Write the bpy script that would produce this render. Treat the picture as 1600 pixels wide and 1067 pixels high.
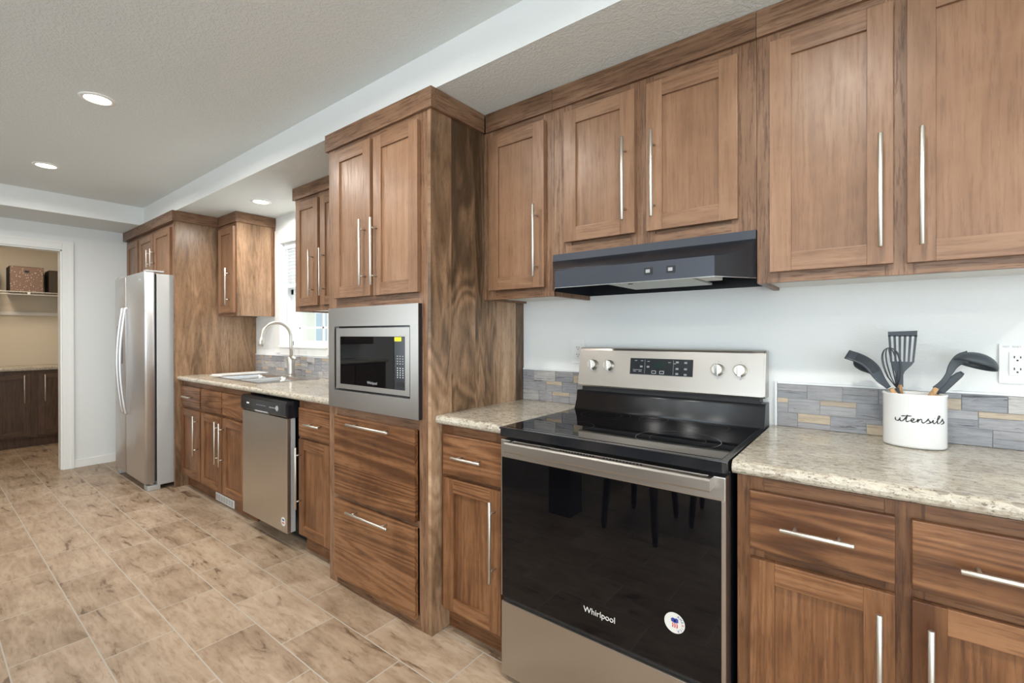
import bpy, bmesh, math, random
from mathutils import Vector, Matrix
random.seed(7)
for o in list(bpy.data.objects): bpy.data.objects.remove(o)
C = bpy.context.scene.collection
R = math.radians
# ------------------------------------------------------------------ camera
cam = bpy.data.objects.new('camera', bpy.data.cameras.new('camera')); C.objects.link(cam)
yaw, pit, rol, F = R(38.41352), R(-.10696), R(-.10321), 732.795
fw = Vector((-math.sin(yaw)*math.cos(pit), math.cos(yaw)*math.cos(pit), math.sin(pit)))
rt = Vector((math.cos(yaw), math.sin(yaw), 0)); up = rt.cross(fw)
r2 = rt*math.cos(rol)+up*math.sin(rol); u2 = up*math.cos(rol)-rt*math.sin(rol)
m = Matrix((r2, u2, -fw)).transposed().to_4x4(); m.translation = Vector((1.07751, -1.99197, 1.25146))
cam.matrix_world = m
cam.data.sensor_width = 36; cam.data.lens = F*36/1600; cam.data.shift_x = 14.85/1600; cam.data.shift_y = -9.735/1600
cam.data.clip_start = .02; cam.data.clip_end = 200
bpy.context.scene.camera = cam
# ------------------------------------------------------------------ view, world, lights
vs = bpy.context.scene.view_settings
vs.view_transform = 'Standard'; vs.look = 'None'; vs.gamma = 1; vs.use_curve_mapping = False; vs.exposure = 0.29
w = bpy.data.worlds.new('world'); bpy.context.scene.world = w; w.use_nodes = True
bg = w.node_tree.nodes['Background']; bg.inputs[0].default_value = (.78, .89, 1, 1); bg.inputs[1].default_value = 1.7
def area(name, loc, rot, sx, sy, power, col, shape='RECTANGLE', spread=180):
    l = bpy.data.lights.new(name, 'AREA'); l.shape = shape; l.size = sx
    if shape == 'RECTANGLE': l.size_y = sy
    l.energy = power; l.color = col; l.spread = R(spread)
    o = bpy.data.objects.new(name, l); C.objects.link(o); o.location = loc; o.rotation_euler = rot; return o
DAY = (.83, .94, 1.0)
# daylight through the windows of the rear wall (y=-6) and the patio door of the right wall (x=3.6)
REAR_WINDOWS = [(-.7, 1.2, .35, 2.2), (1.5, 3.4, .10, 2.25)]
DAYLIGHT = 10.5       # W per square metre of window
for a, b, c, d in REAR_WINDOWS:
    area('daylight', ((a+b)/2, -6.10, (c+d)/2), (R(-90), 0, R(180)), b-a, d-c, DAYLIGHT*(b-a)*(d-c), DAY)
PATIO = (-5.0, -2.0, .06, 2.15)
area('daylight', (3.72, (PATIO[0]+PATIO[1])/2, 1.08), (0, R(90), 0), 2.05, 3.0, DAYLIGHT*6.1, DAY)
FILL_WINDOW = (-5.7, -4.3, .6, 2.1)  # unseen window, added to fill the left of the room with light
area('daylight', (-4.836-.24, -5.0, 1.35), (0, R(-90), 0), 1.5, 1.4, DAYLIGHT*2.1, DAY)  # fill lamp behind that added window
# daylight entering over the sink
po = area('sky_portal', (-2.57, .17, 1.6), (R(-90), 0, 0), .74, .9, 1, (1, 1, 1)); po.data.cycles.is_portal = True
CANS = [(-1.98, -1.407), (-3.458, -1.403), (-.51, -1.407), (.96, -1.407), (2.4, -1.407), (-3.458, -3.6), (-1.98, -3.6), (-.51, -3.6), (.96, -3.6), (2.4, -3.6)]
CAN_POWER = 12

# ------------------------------------------------------------------ node helpers
def mat(name):
    m = bpy.data.materials.new(name); m.use_nodes = True; nt = m.node_tree
    return m, nt, nt.nodes['Principled BSDF']
def N(nt, t, **k):
    n = nt.nodes.new(t)
    for a, v in k.items():
        if a.startswith('_'): n.inputs[a[1:].replace('_', ' ')].default_value = v
        else: setattr(n, a, v)
    return n
def L(nt, a, b): nt.links.new(a, b)
def ramp(nt, stops, fac=None, interp='LINEAR'):
    r = N(nt, 'ShaderNodeValToRGB'); r.color_ramp.interpolation = interp
    els = r.color_ramp.elements
    while len(els) < len(stops): els.new(.5)
    for e, (p, c) in zip(els, stops): e.position = p; e.color = (*c, 1) if len(c) == 3 else c
    if fac is not None: L(nt, fac, r.inputs[0])
    return r
def mix(nt, a, b, fac, mode='MIX'):
    x = N(nt, 'ShaderNodeMix', data_type='RGBA', blend_type=mode)
    for sock, v in ((x.inputs[0], fac), (x.inputs[6], a), (x.inputs[7], b)):
        if hasattr(v, 'links'): L(nt, v, sock)
        elif isinstance(v, tuple): sock.default_value = (*v, 1)
        else: sock.default_value = v
    return x.outputs[2]
def math_(nt, op, a, b=None, c=None):
    x = N(nt, 'ShaderNodeMath', operation=op)
    for i, v in enumerate((a, b, c)):
        if v is None: continue
        if hasattr(v, 'links'): L(nt, v, x.inputs[i])
        else: x.inputs[i].default_value = v
    return x.outputs[0]
def noise(nt, vec, scale, detail=4, rough=.55, dist=0):
    n = N(nt, 'ShaderNodeTexNoise', _Scale=scale, _Detail=detail, _Roughness=rough, _Distortion=dist)
    if vec is not None: L(nt, vec, n.inputs['Vector'])
    return n.outputs['Fac']
def bump(nt, bsdf, h, strength=.2, dist=.002):
    b = N(nt, 'ShaderNodeBump', _Strength=strength, _Distance=dist); L(nt, h, b.inputs['Height']); L(nt, b.outputs[0], bsdf.inputs['Normal'])
def simple(name, col, rough=.5, metal=0, spec=.5, emit=None, es=1, coat=0):
    m, nt, b = mat(name); b.inputs['Base Color'].default_value = (*col, 1); b.inputs['Roughness'].default_value = rough
    b.inputs['Metallic'].default_value = metal; b.inputs['Specular IOR Level'].default_value = spec
    b.inputs['Coat Weight'].default_value = coat
    if emit: b.inputs['Emission Color'].default_value = (*emit, 1); b.inputs['Emission Strength'].default_value = es
    return m
def island_coord(nt, scale):
    tc = N(nt, 'ShaderNodeTexCoord'); g = N(nt, 'ShaderNodeNewGeometry')
    oi = N(nt, 'ShaderNodeObjectInfo')
    rnd = math_(nt, 'ADD', g.outputs['Random Per Island'], math_(nt, 'MULTIPLY', oi.outputs['Random'], 3.7))
    cx = N(nt, 'ShaderNodeCombineXYZ')
    L(nt, math_(nt, 'MULTIPLY', rnd, 31.7), cx.inputs[0]); L(nt, math_(nt, 'MULTIPLY', rnd, 17.3), cx.inputs[1]); L(nt, math_(nt, 'MULTIPLY', rnd, 53.1), cx.inputs[2])
    mp = N(nt, 'ShaderNodeMapping'); mp.inputs['Scale'].default_value = scale; L(nt, tc.outputs['Object'], mp.inputs['Vector'])
    ad = N(nt, 'ShaderNodeVectorMath', operation='ADD'); L(nt, mp.outputs[0], ad.inputs[0]); L(nt, cx.outputs[0], ad.inputs[1])
    return tc, ad.outputs[0], rnd, g
def wood(name, axis, tone=1.0, contrast=1.0, rough=.32, dark=(.160, .080, .040), mid=(.275, .148, .082), light=(.385, .228, .135), fig=1.0, pores=.5, streak=1.0):
    m, nt, b = mat(name)
    st = {'x': (.06, 1, 1), 'y': (1, .06, 1), 'z': (1, 1, .06)}[axis]
    tc, v, rnd, g = island_coord(nt, st)
    n1 = noise(nt, v, 34, 6, .68, .35)
    n0 = noise(nt, v, 4.2, 2, .45, .6)
    rings = math_(nt, 'MULTIPLY', math_(nt, 'SINE', math_(nt, 'MULTIPLY', n0, 150)), .065*fig)
    blotch = noise(nt, tc.outputs['Object'], 4.5, 4, .6, .6)
    f = math_(nt, 'ADD', .5, math_(nt, 'MULTIPLY', math_(nt, 'SUBTRACT', n1, .5), .75*streak))
    f = math_(nt, 'ADD', f, math_(nt, 'MULTIPLY', math_(nt, 'SUBTRACT', n0, .5), .35*streak))
    f = math_(nt, 'ADD', f, rings)
    f = math_(nt, 'ADD', f, math_(nt, 'MULTIPLY', math_(nt, 'SUBTRACT', blotch, .5), .55))
    isl = N(nt, 'ShaderNodeMath', operation='FRACT'); L(nt, math_(nt, 'MULTIPLY', rnd, 7.31), isl.inputs[0])
    f = math_(nt, 'ADD', f, math_(nt, 'MULTIPLY', math_(nt, 'SUBTRACT', isl.outputs[0], .5), .14))
    t = lambda c: tuple(x*tone*.90 for x in c)
    cr = ramp(nt, [(.5-.27/contrast, t(dark)), (.5, t(mid)), (.5+.27/contrast, t(light))], f)
    fine = noise(nt, v, 150, 3, .7)
    pore = ramp(nt, [(.40, (.42, .34, .28)), (.48, (1, 1, 1))], fine)
    col = mix(nt, cr.outputs[0], pore.outputs[0], pores, 'MULTIPLY')
    L(nt, col, b.inputs['Base Color'])
    b.inputs['Specular IOR Level'].default_value = .45
    rr = ramp(nt, [(.3, (rough+.14,)*3), (.6, (rough,)*3)], fine); L(nt, rr.outputs[0], b.inputs['Roughness'])
    bump(nt, b, fine, .10, .0006)
    return m
def walnut(name, tone=1.0, pl=.155, yoff=0.0, lightness=0.0, zs=.20, amp=1.0):
    # boards run up the panel; the panel lies in the y/z plane
    m, nt, b = mat(name)
    tc = N(nt, 'ShaderNodeTexCoord'); sp = N(nt, 'ShaderNodeSeparateXYZ'); L(nt, tc.outputs['Object'], sp.inputs[0])
    board = math_(nt, 'FLOOR', math_(nt, 'DIVIDE', math_(nt, 'ADD', sp.outputs[1], 10+yoff), pl))
    wn = N(nt, 'ShaderNodeTexWhiteNoise', noise_dimensions='1D'); L(nt, board, wn.inputs['W'])
    cb = N(nt, 'ShaderNodeCombineXYZ'); L(nt, sp.outputs[1], cb.inputs[1]); L(nt, math_(nt, 'MULTIPLY', sp.outputs[2], zs), cb.inputs[2]); L(nt, math_(nt, 'MULTIPLY', wn.outputs[0], 20), cb.inputs[0])
    v = cb.outputs[0]
    n0 = noise(nt, v, 3.4, 3, .5, .9)
    n1 = noise(nt, v, 13, 6, .62, 1.0)
    ring = math_(nt, 'SINE', math_(nt, 'MULTIPLY', n0, 95))
    f = math_(nt, 'ADD', math_(nt, 'MULTIPLY', n0, .95), math_(nt, 'MULTIPLY', math_(nt, 'SUBTRACT', n1, .5), .5))
    f = math_(nt, 'ADD', f, math_(nt, 'MULTIPLY', ring, .060))
    f = math_(nt, 'ADD', f, math_(nt, 'MULTIPLY', math_(nt, 'SUBTRACT', wn.outputs[0], .5), .18))
    f = math_(nt, 'ADD', .485+lightness, math_(nt, 'MULTIPLY', math_(nt, 'SUBTRACT', f, .475), amp))
    t = lambda c: tuple(x*tone for x in c)
    cr = ramp(nt, [(.26, t((.070, .042, .022))), (.39, t((.165, .098, .054))), (.50, t((.285, .172, .098))), (.60, t((.39, .245, .148))), (.76, t((.54, .37, .235)))], f)
    fine = noise(nt, v, 120, 3, .7)
    pore = ramp(nt, [(.36, (.5, .44, .38)), (.5, (1, 1, 1))], fine)
    col = mix(nt, cr.outputs[0], pore.outputs[0], .5, 'MULTIPLY')
    L(nt, col, b.inputs['Base Color']); b.inputs['Roughness'].default_value = .30
    bump(nt, b, fine, .08, .0005)
    return m
def painted(name, col, bscale=140, bs=.35, rough=.6, dist=.002):
    m, nt, b = mat(name)
    tc = N(nt, 'ShaderNodeTexCoord')
    n = noise(nt, tc.outputs['Object'], bscale, 3, .55, .4)
    r = ramp(nt, [(.42, (0, 0, 0)), (.62, (1, 1, 1))], n)
    b.inputs['Base Color'].default_value = (*col, 1); b.inputs['Roughness'].default_value = rough
    if bs: bump(nt, b, r.outputs[0], bs, dist)
    return m
def steel(name, col=(.60, .585, .565), rough=.27, axis='x'):
    m, nt, b = mat(name)
    tc = N(nt, 'ShaderNodeTexCoord'); mp = N(nt, 'ShaderNodeMapping')
    mp.inputs['Scale'].default_value = {'x': (1.5, 300, 300), 'z': (300, 300, 1.5)}[axis]; L(nt, tc.outputs['Object'], mp.inputs[0])
    n = noise(nt, mp.outputs[0], 2, 3, .6)
    r = ramp(nt, [(.3, (rough-.03,)*3), (.7, (rough+.03,)*3)], n); L(nt, r.outputs[0], b.inputs['Roughness'])
    b.inputs['Base Color'].default_value = (*col, 1); b.inputs['Metallic'].default_value = 1
    return m
M = {}
M['wz'] = wood('wood_vertical', 'z', 1.04, .85, .32, fig=.5, pores=.25, streak=.7); M['wx'] = wood('wood_horizontal', 'x', .98, 1.0, .32, fig=.9, pores=.35)
FK = dict(fig=.8, pores=.75, streak=1.0)
M['fz'] = wood('wood_frame_vertical', 'z', .90, 1.1, .36, **FK); M['frx'] = wood('wood_frame_horizontal', 'x', .84, 1.1, .36, **FK); M['fry'] = wood('wood_frame_depth', 'y', .84, 1.1, .36, **FK)
BASE_SHADE = dict(dark=(.100, .038, .014), mid=(.205, .089, .036), light=(.31, .150, .070))  # same cabinet wood, dimmer light near the floor put into its colour
M['bz'] = wood('shaded_wood_vertical', 'z', .98, 1.1, .28, fig=1.0, pores=.45, **BASE_SHADE); M['bx'] = wood('shaded_wood_horizontal', 'x', 1.0, 1.2, .28, fig=1.9, pores=.45, **BASE_SHADE)
M['bfz'] = wood('shaded_frame_vertical', 'z', .90, 1.1, .32, fig=.6, pores=.65, **BASE_SHADE); M['bfx'] = wood('shaded_frame_horizontal', 'x', .90, 1.1, .32, fig=.6, pores=.65, **BASE_SHADE)
M['walnut'] = walnut('walnut_panel'); M['walnut_lit'] = walnut('walnut_panel_window_lit', .98, .21, .02, .03, .16, .62)  # second is the same walnut, window reflection put into its paler colour
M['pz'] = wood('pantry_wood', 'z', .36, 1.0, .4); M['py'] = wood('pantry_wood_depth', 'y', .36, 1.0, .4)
M['wall'] = painted('wall_paint', (.80, .82, .815), 130, .22)
M['ceil'] = painted('ceiling_paint', (.75, .80, .80), 90, .42, .8, .003)
M['trim'] = painted('trim_paint', (.84, .85, .83), 20, 0, .4)
M['pantrywall'] = painted('pantry_paint', (.74, .66, .53), 130, .2)
M['white'] = simple('white_plastic', (.83, .84, .84), .35)
M['shelfwhite'] = simple('shelf_white', (.86, .84, .80), .4)
M['melamine'] = simple('melamine', (.72, .71, .68), .5)
M['steel'] = steel('brushed_steel', (.50, .472, .44), .31); M['steelz'] = steel('brushed_steel_vertical', (.80, .81, .83), .42, 'z')
M['dwsteel'] = steel('dishwasher_steel', (.60, .575, .53), .30, 'z')
M['greycase'] = simple('grey_case', (.50, .51, .51), .45, .3)
M['nickel'] = simple('nickel', (.66, .63, .575), .38, 1)
M['chrome'] = simple('chrome', (.78, .78, .78), .10, 1)
M['sinksteel'] = simple('sink_steel', (.66, .67, .68), .25, 1)
M['blackglass'] = simple('black_glass', (.003, .003, .004), .02, 0, .36)
M['black'] = simple('black_enamel', (.012, .013, .016), .14, 0, .6)
M['blackmatte'] = simple('black_matte', (.012, .012, .013), .5)
M['hood'] = simple('hood_black', (.016, .018, .023), .22, .15, .7)
M['hoodstrip'] = simple('hood_speckle', (.045, .052, .070), .34, .4, .7)
M['rubber'] = simple('utensil_silicone', (.045, .057, .070), .42)
M['beech'] = wood('beech', 'z', 1, .8, .5, (.42, .24, .11), (.62, .38, .19), (.74, .50, .28))
M['ceramic'] = simple('ceramic', (.78, .79, .79), .10, 0, .5, coat=.4)
M['ink'] = simple('ink', (.02, .02, .022), .5)
M['grey_ink'] = simple('grey_ink', (.35, .36, .38), .4)
M['ringdark'] = simple('ring_dark', (.045, .045, .05), .3)
M['yellow'] = simple('yellow_sticker', (.90, .82, .03), .5)
M['red'] = simple('sticker_red', (.55, .06, .06), .5); M['blue'] = simple('sticker_blue', (.03, .05, .28), .5); M['paper'] = simple('sticker_paper', (.66, .66, .62), .5)
M['display'] = simple('display_panel', (.018, .021, .027), .16)
M['green'] = simple('display_green', (.010, .030, .026), .1)
M['riser'] = simple('riser_enamel', (.014, .016, .020), .30, .3, .7)
M['dark'] = simple('dark_gap', (.01, .009, .008), .7)
M['darkwood'] = simple('dark_chair_wood', (.016, .012, .010), .35)
M['filter'] = simple('filter_mesh', (.55, .56, .52), .45, .6)
M['lens'] = simple('lamp_lens', (1, 1, 1), .5, emit=(1, .93, .82), es=9)
M['blind'] = simple('blind_slat', (.80, .82, .84), .5)
M['vinyl'] = simple('window_vinyl', (.80, .84, .84), .35)
M['trimtile'] = simple('tile_edge_trim', (.80, .82, .84), .35)
M['grout'] = simple('grout', (.50, .50, .50), .8)
M['boxdark'] = simple('box_dark', (.055, .038, .025), .7)
# window glass: a thin pane
def pane():
    m, nt, b = mat('window_glass'); nt.nodes.remove(b)
    t = N(nt, 'ShaderNodeBsdfTransparent'); g = N(nt, 'ShaderNodeBsdfGlossy', _Roughness=.02); x = N(nt, 'ShaderNodeMixShader', _Fac=.07)
    L(nt, t.outputs[0], x.inputs[1]); L(nt, g.outputs[0], x.inputs[2]); L(nt, x.outputs[0], nt.nodes['Material Output'].inputs[0]); return m
M['pane'] = pane()
def floor_mat():
    m, nt, b = mat('wood_look_tile')
    tc = N(nt, 'ShaderNodeTexCoord'); mp = N(nt, 'ShaderNodeMapping'); mp.inputs['Location'].default_value = (1.25+.2245+44.9, 1.535+23.5, 0)
    L(nt, tc.outputs['Object'], mp.inputs[0])
    br = N(nt, 'ShaderNodeTexBrick', offset=.5, offset_frequency=2, _Scale=1.0, _Mortar_Size=.0028, _Mortar_Smooth=.2, _Bias=0, _Brick_Width=.449, _Row_Height=.235)
    br.inputs['Color1'].default_value = (0, 0, 0, 1); br.inputs['Color2'].default_value = (1, 1, 1, 1); br.inputs['Mortar'].default_value = (.5, .5, .5, 1)
    L(nt, mp.outputs[0], br.inputs['Vector'])
    sp = N(nt, 'ShaderNodeSeparateXYZ'); L(nt, mp.outputs[0], sp.inputs[0])
    row = math_(nt, 'FLOOR', math_(nt, 'DIVIDE', sp.outputs[1], .235))
    par = math_(nt, 'SUBTRACT', 1, math_(nt, 'MODULO', row, 2))
    colm = math_(nt, 'FLOOR', math_(nt, 'DIVIDE', math_(nt, 'ADD', sp.outputs[0], math_(nt, 'MULTIPLY', par, .2245)), .449))
    wn = N(nt, 'ShaderNodeTexWhiteNoise', noise_dimensions='2D'); cv = N(nt, 'ShaderNodeCombineXYZ'); L(nt, row, cv.inputs[0]); L(nt, colm, cv.inputs[1]); L(nt, cv.outputs[0], wn.inputs['Vector'])
    rv = wn.outputs['Value']
    # grain vector: along x, shifted per tile
    c2 = N(nt, 'ShaderNodeCombineXYZ'); L(nt, math_(nt, 'MULTIPLY', sp.outputs[0], .22), c2.inputs[0]); L(nt, sp.outputs[1], c2.inputs[1]); L(nt, math_(nt, 'MULTIPLY', rv, 40), c2.inputs[2])
    g1 = noise(nt, c2.outputs[0], 14, 6, .65, .8); g2 = noise(nt, c2.outputs[0], 60, 4, .7, .3)
    cl = noise(nt, tc.outputs['Object'], 4.5, 4, .6, .5)
    f = math_(nt, 'ADD', math_(nt, 'MULTIPLY', g1, .6), math_(nt, 'MULTIPLY', cl, .4))
    f = math_(nt, 'ADD', f, math_(nt, 'MULTIPLY', math_(nt, 'SUBTRACT', rv, .5), .10))
    cr = ramp(nt, [(.28, (.175, .118, .072)), (.41, (.285, .202, .134)), (.52, (.375, .278, .194)), (.66, (.465, .362, .268))], f)
    cracks = ramp(nt, [(.345, (.35, .26, .2)), (.40, (1, 1, 1))], g1)
    c3 = N(nt, 'ShaderNodeCombineXYZ'); L(nt, math_(nt, 'MULTIPLY', sp.outputs[0], .5), c3.inputs[0]); L(nt, sp.outputs[1], c3.inputs[1]); L(nt, math_(nt, 'MULTIPLY', rv, 23), c3.inputs[2])
    kn = noise(nt, c3.outputs[0], 9, 2, .4, 2.2)
    knot = ramp(nt, [(.24, (.38, .29, .22)), (.33, (1, 1, 1))], kn)
    col = mix(nt, cr.outputs[0], cracks.outputs[0], .75, 'MULTIPLY')
    col = mix(nt, col, knot.outputs[0], .55, 'MULTIPLY')
    pr = ramp(nt, [(.36, (.62, .55, .48)), (.5, (1, 1, 1))], g2)
    col = mix(nt, col, pr.outputs[0], .55, 'MULTIPLY')
    col = mix(nt, col, (.42, .38, .33), br.outputs['Fac'])
    L(nt, col, b.inputs['Base Color'])
    b.inputs['Roughness'].default_value = .42; b.inputs['Specular IOR Level'].default_value = .4
    inv = math_(nt, 'ADD', math_(nt, 'MULTIPLY', br.outputs['Fac'], -1), math_(nt, 'MULTIPLY', g1, .35))
    bump(nt, b, inv, .35, .002)
    return m
M['floor'] = floor_mat()
def granite():
    m, nt, b = mat('granite_laminate')
    tc = N(nt, 'ShaderNodeTexCoord'); mp = N(nt, 'ShaderNodeMapping'); mp.inputs['Scale'].default_value = (.55, 1.0, 1.0); mp.inputs['Rotation'].default_value = (0, 0, R(12)); L(nt, tc.outputs['Object'], mp.inputs[0])
    v = mp.outputs[0]
    a = noise(nt, v, 62, 6, .75, .6); c = noise(nt, v, 150, 4, .7, .4); d = noise(nt, v, 7, 3, .5, .6)
    base = ramp(nt, [(.30, (.20, .165, .13)), (.42, (.37, .32, .255)), (.52, (.53, .485, .40)), (.68, (.64, .605, .52))], math_(nt, 'ADD', math_(nt, 'MULTIPLY', a, .7), math_(nt, 'MULTIPLY', d, .3)))
    spk = ramp(nt, [(.37, (.22, .19, .165)), (.44, (1, 1, 1))], c)
    vo = N(nt, 'ShaderNodeTexVoronoi', _Scale=26); L(nt, v, vo.inputs['Vector'])
    sel = math_(nt, 'MULTIPLY', math_(nt, 'LESS_THAN', vo.outputs['Distance'], .20), math_(nt, 'GREATER_THAN', noise(nt, v, 9, 1), .55))
    col = mix(nt, base.outputs[0], spk.outputs[0], .85, 'MULTIPLY')
    col = mix(nt, col, (.20, .17, .15), math_(nt, 'MULTIPLY', sel, .65))
    L(nt, col, b.inputs['Base Color']); b.inputs['Roughness'].default_value = .16; b.inputs['Specular IOR Level'].default_value = .5
    return m
M['granite'] = granite()
def tile(name, base, var=.5, lines=.9):
    m, nt, b = mat(name)
    tc, v, rnd, g = island_coord(nt, (.10, 1, 1))
    n = noise(nt, v, 130, 5, .75, .5); n2 = noise(nt, v, 55, 4, .65, 1.0)
    k = lambda f: tuple(x*f for x in base)
    cr = ramp(nt, [(.3, k(.62)), (.5, k(1)), (.72, k(1.28))], n)
    cr2 = ramp(nt, [(.335, (.22, .21, .21)), (.385, (1, 1, 1))], n2)
    col = mix(nt, cr.outputs[0], cr2.outputs[0], lines, 'MULTIPLY')
    fr = N(nt, 'ShaderNodeMath', operation='FRACT'); L(nt, math_(nt, 'MULTIPLY', rnd, 11.3), fr.inputs[0])
    sh = ramp(nt, [(0, (.78, .78, .80)), (1, (1.12, 1.12, 1.12))], fr.outputs[0])
    col = mix(nt, col, sh.outputs[0], var, 'MULTIPLY')
    L(nt, col, b.inputs['Base Color']); b.inputs['Roughness'].default_value = .38; bump(nt, b, n, .15, .001)
    return m
M['t_grey'] = tile('tile_grey', (.33, .325, .335)); M['t_blue'] = tile('tile_bluegrey', (.275, .28, .30)); M['t_tan'] = tile('tile_tan', (.47, .385, .285), .5, .3); M['t_light'] = tile('tile_light', (.42, .41, .40))
def boxpat():
    m, nt, b = mat('box_leaf_print')
    tc = N(nt, 'ShaderNodeTexCoord'); vo = N(nt, 'ShaderNodeTexVoronoi', _Scale=46); L(nt, tc.outputs['Object'], vo.inputs['Vector'])
    s = ramp(nt, [(.16, (.70, .62, .55)), (.26, (.235, .155, .12))], vo.outputs['Distance'])
    L(nt, s.outputs[0], b.inputs['Base Color']); b.inputs['Roughness'].default_value = .8; return m
M['boxpat'] = boxpat()

# ------------------------------------------------------------------ mesh helpers
class MB:
    def __init__(s, *mats): s.bm = bmesh.new(); s.mats = list(mats)
    def mi(s, k):
        if k is None: return 0
        if k not in s.mats: s.mats.append(k)
        return s.mats.index(k)
    def box(s, x0, x1, y0, y1, z0, z1, k=None, bev=0):
        i = s.mi(k); b = bmesh.new()
        vs_ = [b.verts.new((x, y, z)) for x in (x0, x1) for y in (y0, y1) for z in (z0, z1)]
        for f in ((0, 1, 3, 2), (4, 6, 7, 5), (0, 4, 5, 1), (2, 3, 7, 6), (0, 2, 6, 4), (1, 5, 7, 3)): b.faces.new([vs_[j] for j in f])
        if bev: bmesh.ops.bevel(b, geom=list(b.edges), offset=bev, segments=2, affect='EDGES', profile=.7)
        s.merge(b, i, bev > .004); return s
    def merge(s, b, i, smooth=False):
        bmesh.ops.recalc_face_normals(b, faces=list(b.faces))
        mp = {}
        for v in b.verts: mp[v] = s.bm.verts.new(v.co)
        for f in b.faces:
            try: n = s.bm.faces.new([mp[v] for v in f.verts]); n.material_index = i; n.smooth = smooth
            except ValueError: pass
        b.free()
    def rings(s, loops, k=None, cap0=True, cap1=True, smooth=True, closed=True):
        i = s.mi(k); b = bmesh.new(); vv = [[b.verts.new(p) for p in lp] for lp in loops]
        n = len(loops[0])
        for a, c in zip(vv, vv[1:]):
            for j in range(n if closed else n-1):
                f = b.faces.new((a[j], a[(j+1) % n], c[(j+1) % n], c[j])); f.smooth = smooth
        fl = []
        if cap0: fl.append(b.faces.new(vv[0]))
        if cap1: fl.append(b.faces.new(vv[-1]))
        bmesh.ops.recalc_face_normals(b, faces=list(b.faces))
        mp = {}
        for v in b.verts: mp[v] = s.bm.verts.new(v.co)
        for f in b.faces:
            nf = s.bm.faces.new([mp[v] for v in f.verts]); nf.material_index = i; nf.smooth = smooth and f not in fl
        b.free(); return s
    def cyl(s, p0, p1, r0, r1=None, k=None, seg=20, cap=True):
        p0, p1 = Vector(p0), Vector(p1); r1 = r0 if r1 is None else r1
        d = (p1-p0).normalized(); a = d.orthogonal().normalized(); c = d.cross(a)
        lp = [[p+(a*math.cos(t)+c*math.sin(t))*r for t in [2*math.pi*j/seg for j in range(seg)]] for p, r in ((p0, r0), (p1, r1))]
        return s.rings(lp, k, cap, cap)
    def tube(s, pts, r, k=None, seg=12, cap=True):
        pts = [Vector(p) for p in pts]; rs = r if isinstance(r, (list, tuple)) else [r]*len(pts)
        T = [(pts[min(i+1, len(pts)-1)]-pts[max(i-1, 0)]).normalized() for i in range(len(pts))]
        a = T[0].orthogonal().normalized(); lp = []
        for p, t, rr in zip(pts, T, rs):
            a = (a-t*a.dot(t)).normalized(); c = t.cross(a)
            lp.append([p+(a*math.cos(q)+c*math.sin(q))*rr for q in [2*math.pi*j/seg for j in range(seg)]])
        return s.rings(lp, k, cap, cap)
    def prism(s, prof, x0, x1, k=None, smooth=False, axis='x'):
        f = {'x': lambda a, b, t: (t, a, b), 'y': lambda a, b, t: (a, t, b), 'z': lambda a, b, t: (a, b, t)}[axis]
        return s.rings([[f(a, b, t) for a, b in prof] for t in (x0, x1)], k, smooth=smooth)
    def build(s, name, parent=None, loc=None):
        bmesh.ops.remove_doubles(s.bm, verts=[], dist=0)
        o = Vector(parent['_base']) if parent is not None and '_base' in parent else Vector(loc or (0, 0, 0))
        me = bpy.data.meshes.new(name)
        for v in s.bm.verts: v.co -= o
        s.bm.to_mesh(me); s.bm.free()
        for k in (s.mats or ['white']): me.materials.append(M[k] if isinstance(k, str) else k)
        ob = bpy.data.objects.new(name, me); C.objects.link(ob)
        if parent is not None:
            ob.parent = parent; ob['_base'] = tuple(o)
        else: ob.location = o; ob['_base'] = tuple(o)
        return ob
def thing(name, label, cat, loc=(0, 0, 0), group=None):
    o = bpy.data.objects.new(name, None); C.objects.link(o); o.location = loc; o['_base'] = tuple(loc); o.empty_display_size = .05
    return tag(o, label, cat, group)
def tag(o, label, cat, group=None):
    o['label'] = label; o['category'] = cat
    if group: o['group'] = group
    return o
def struct(name, mb, loc=None):
    o = mb.build(name, None, loc); o['kind'] = 'structure'; return o
def text(name, s, size, mtx, matk, parent, extrude=.0004, width=None):
    cu = bpy.data.curves.new(name, 'FONT'); cu.body = s; cu.size = size; cu.extrude = extrude; cu.align_x = 'CENTER'; cu.align_y = 'CENTER'
    t = bpy.data.objects.new('tmp', cu); C.objects.link(t)
    dg = bpy.context.evaluated_depsgraph_get(); me = bpy.data.meshes.new_from_object(t.evaluated_get(dg)); bpy.data.objects.remove(t)
    base = Vector(parent['_base'])
    if width:
        xs = [v.co.x for v in me.vertices]; k = width/(max(xs)-min(xs))
        for v in me.vertices: v.co.x *= k
    for v in me.vertices: v.co = mtx @ v.co - base
    me.materials.clear(); me.materials.append(M[matk])
    o = bpy.data.objects.new(name, me); C.objects.link(o); o.parent = parent; o['_base'] = tuple(base); return o
FRONT = Matrix.Rotation(R(90), 4, 'X')      # text facing -y
def at(x, y, z, rot=0): return Matrix.Translation((x, y, z)) @ FRONT @ Matrix.Rotation(R(rot), 4, 'Z')
def rrect(x0, x1, y0, y1, r, n=5):
    out = []
    for cx, cy, a in ((x1-r, y1-r, 0), (x0+r, y1-r, 90), (x0+r, y0+r, 180), (x1-r, y0+r, 270)):
        for j in range(n+1):
            t = R(a+90*j/n); out.append((cx+r*math.cos(t), cy+r*math.sin(t)))
    return out
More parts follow.
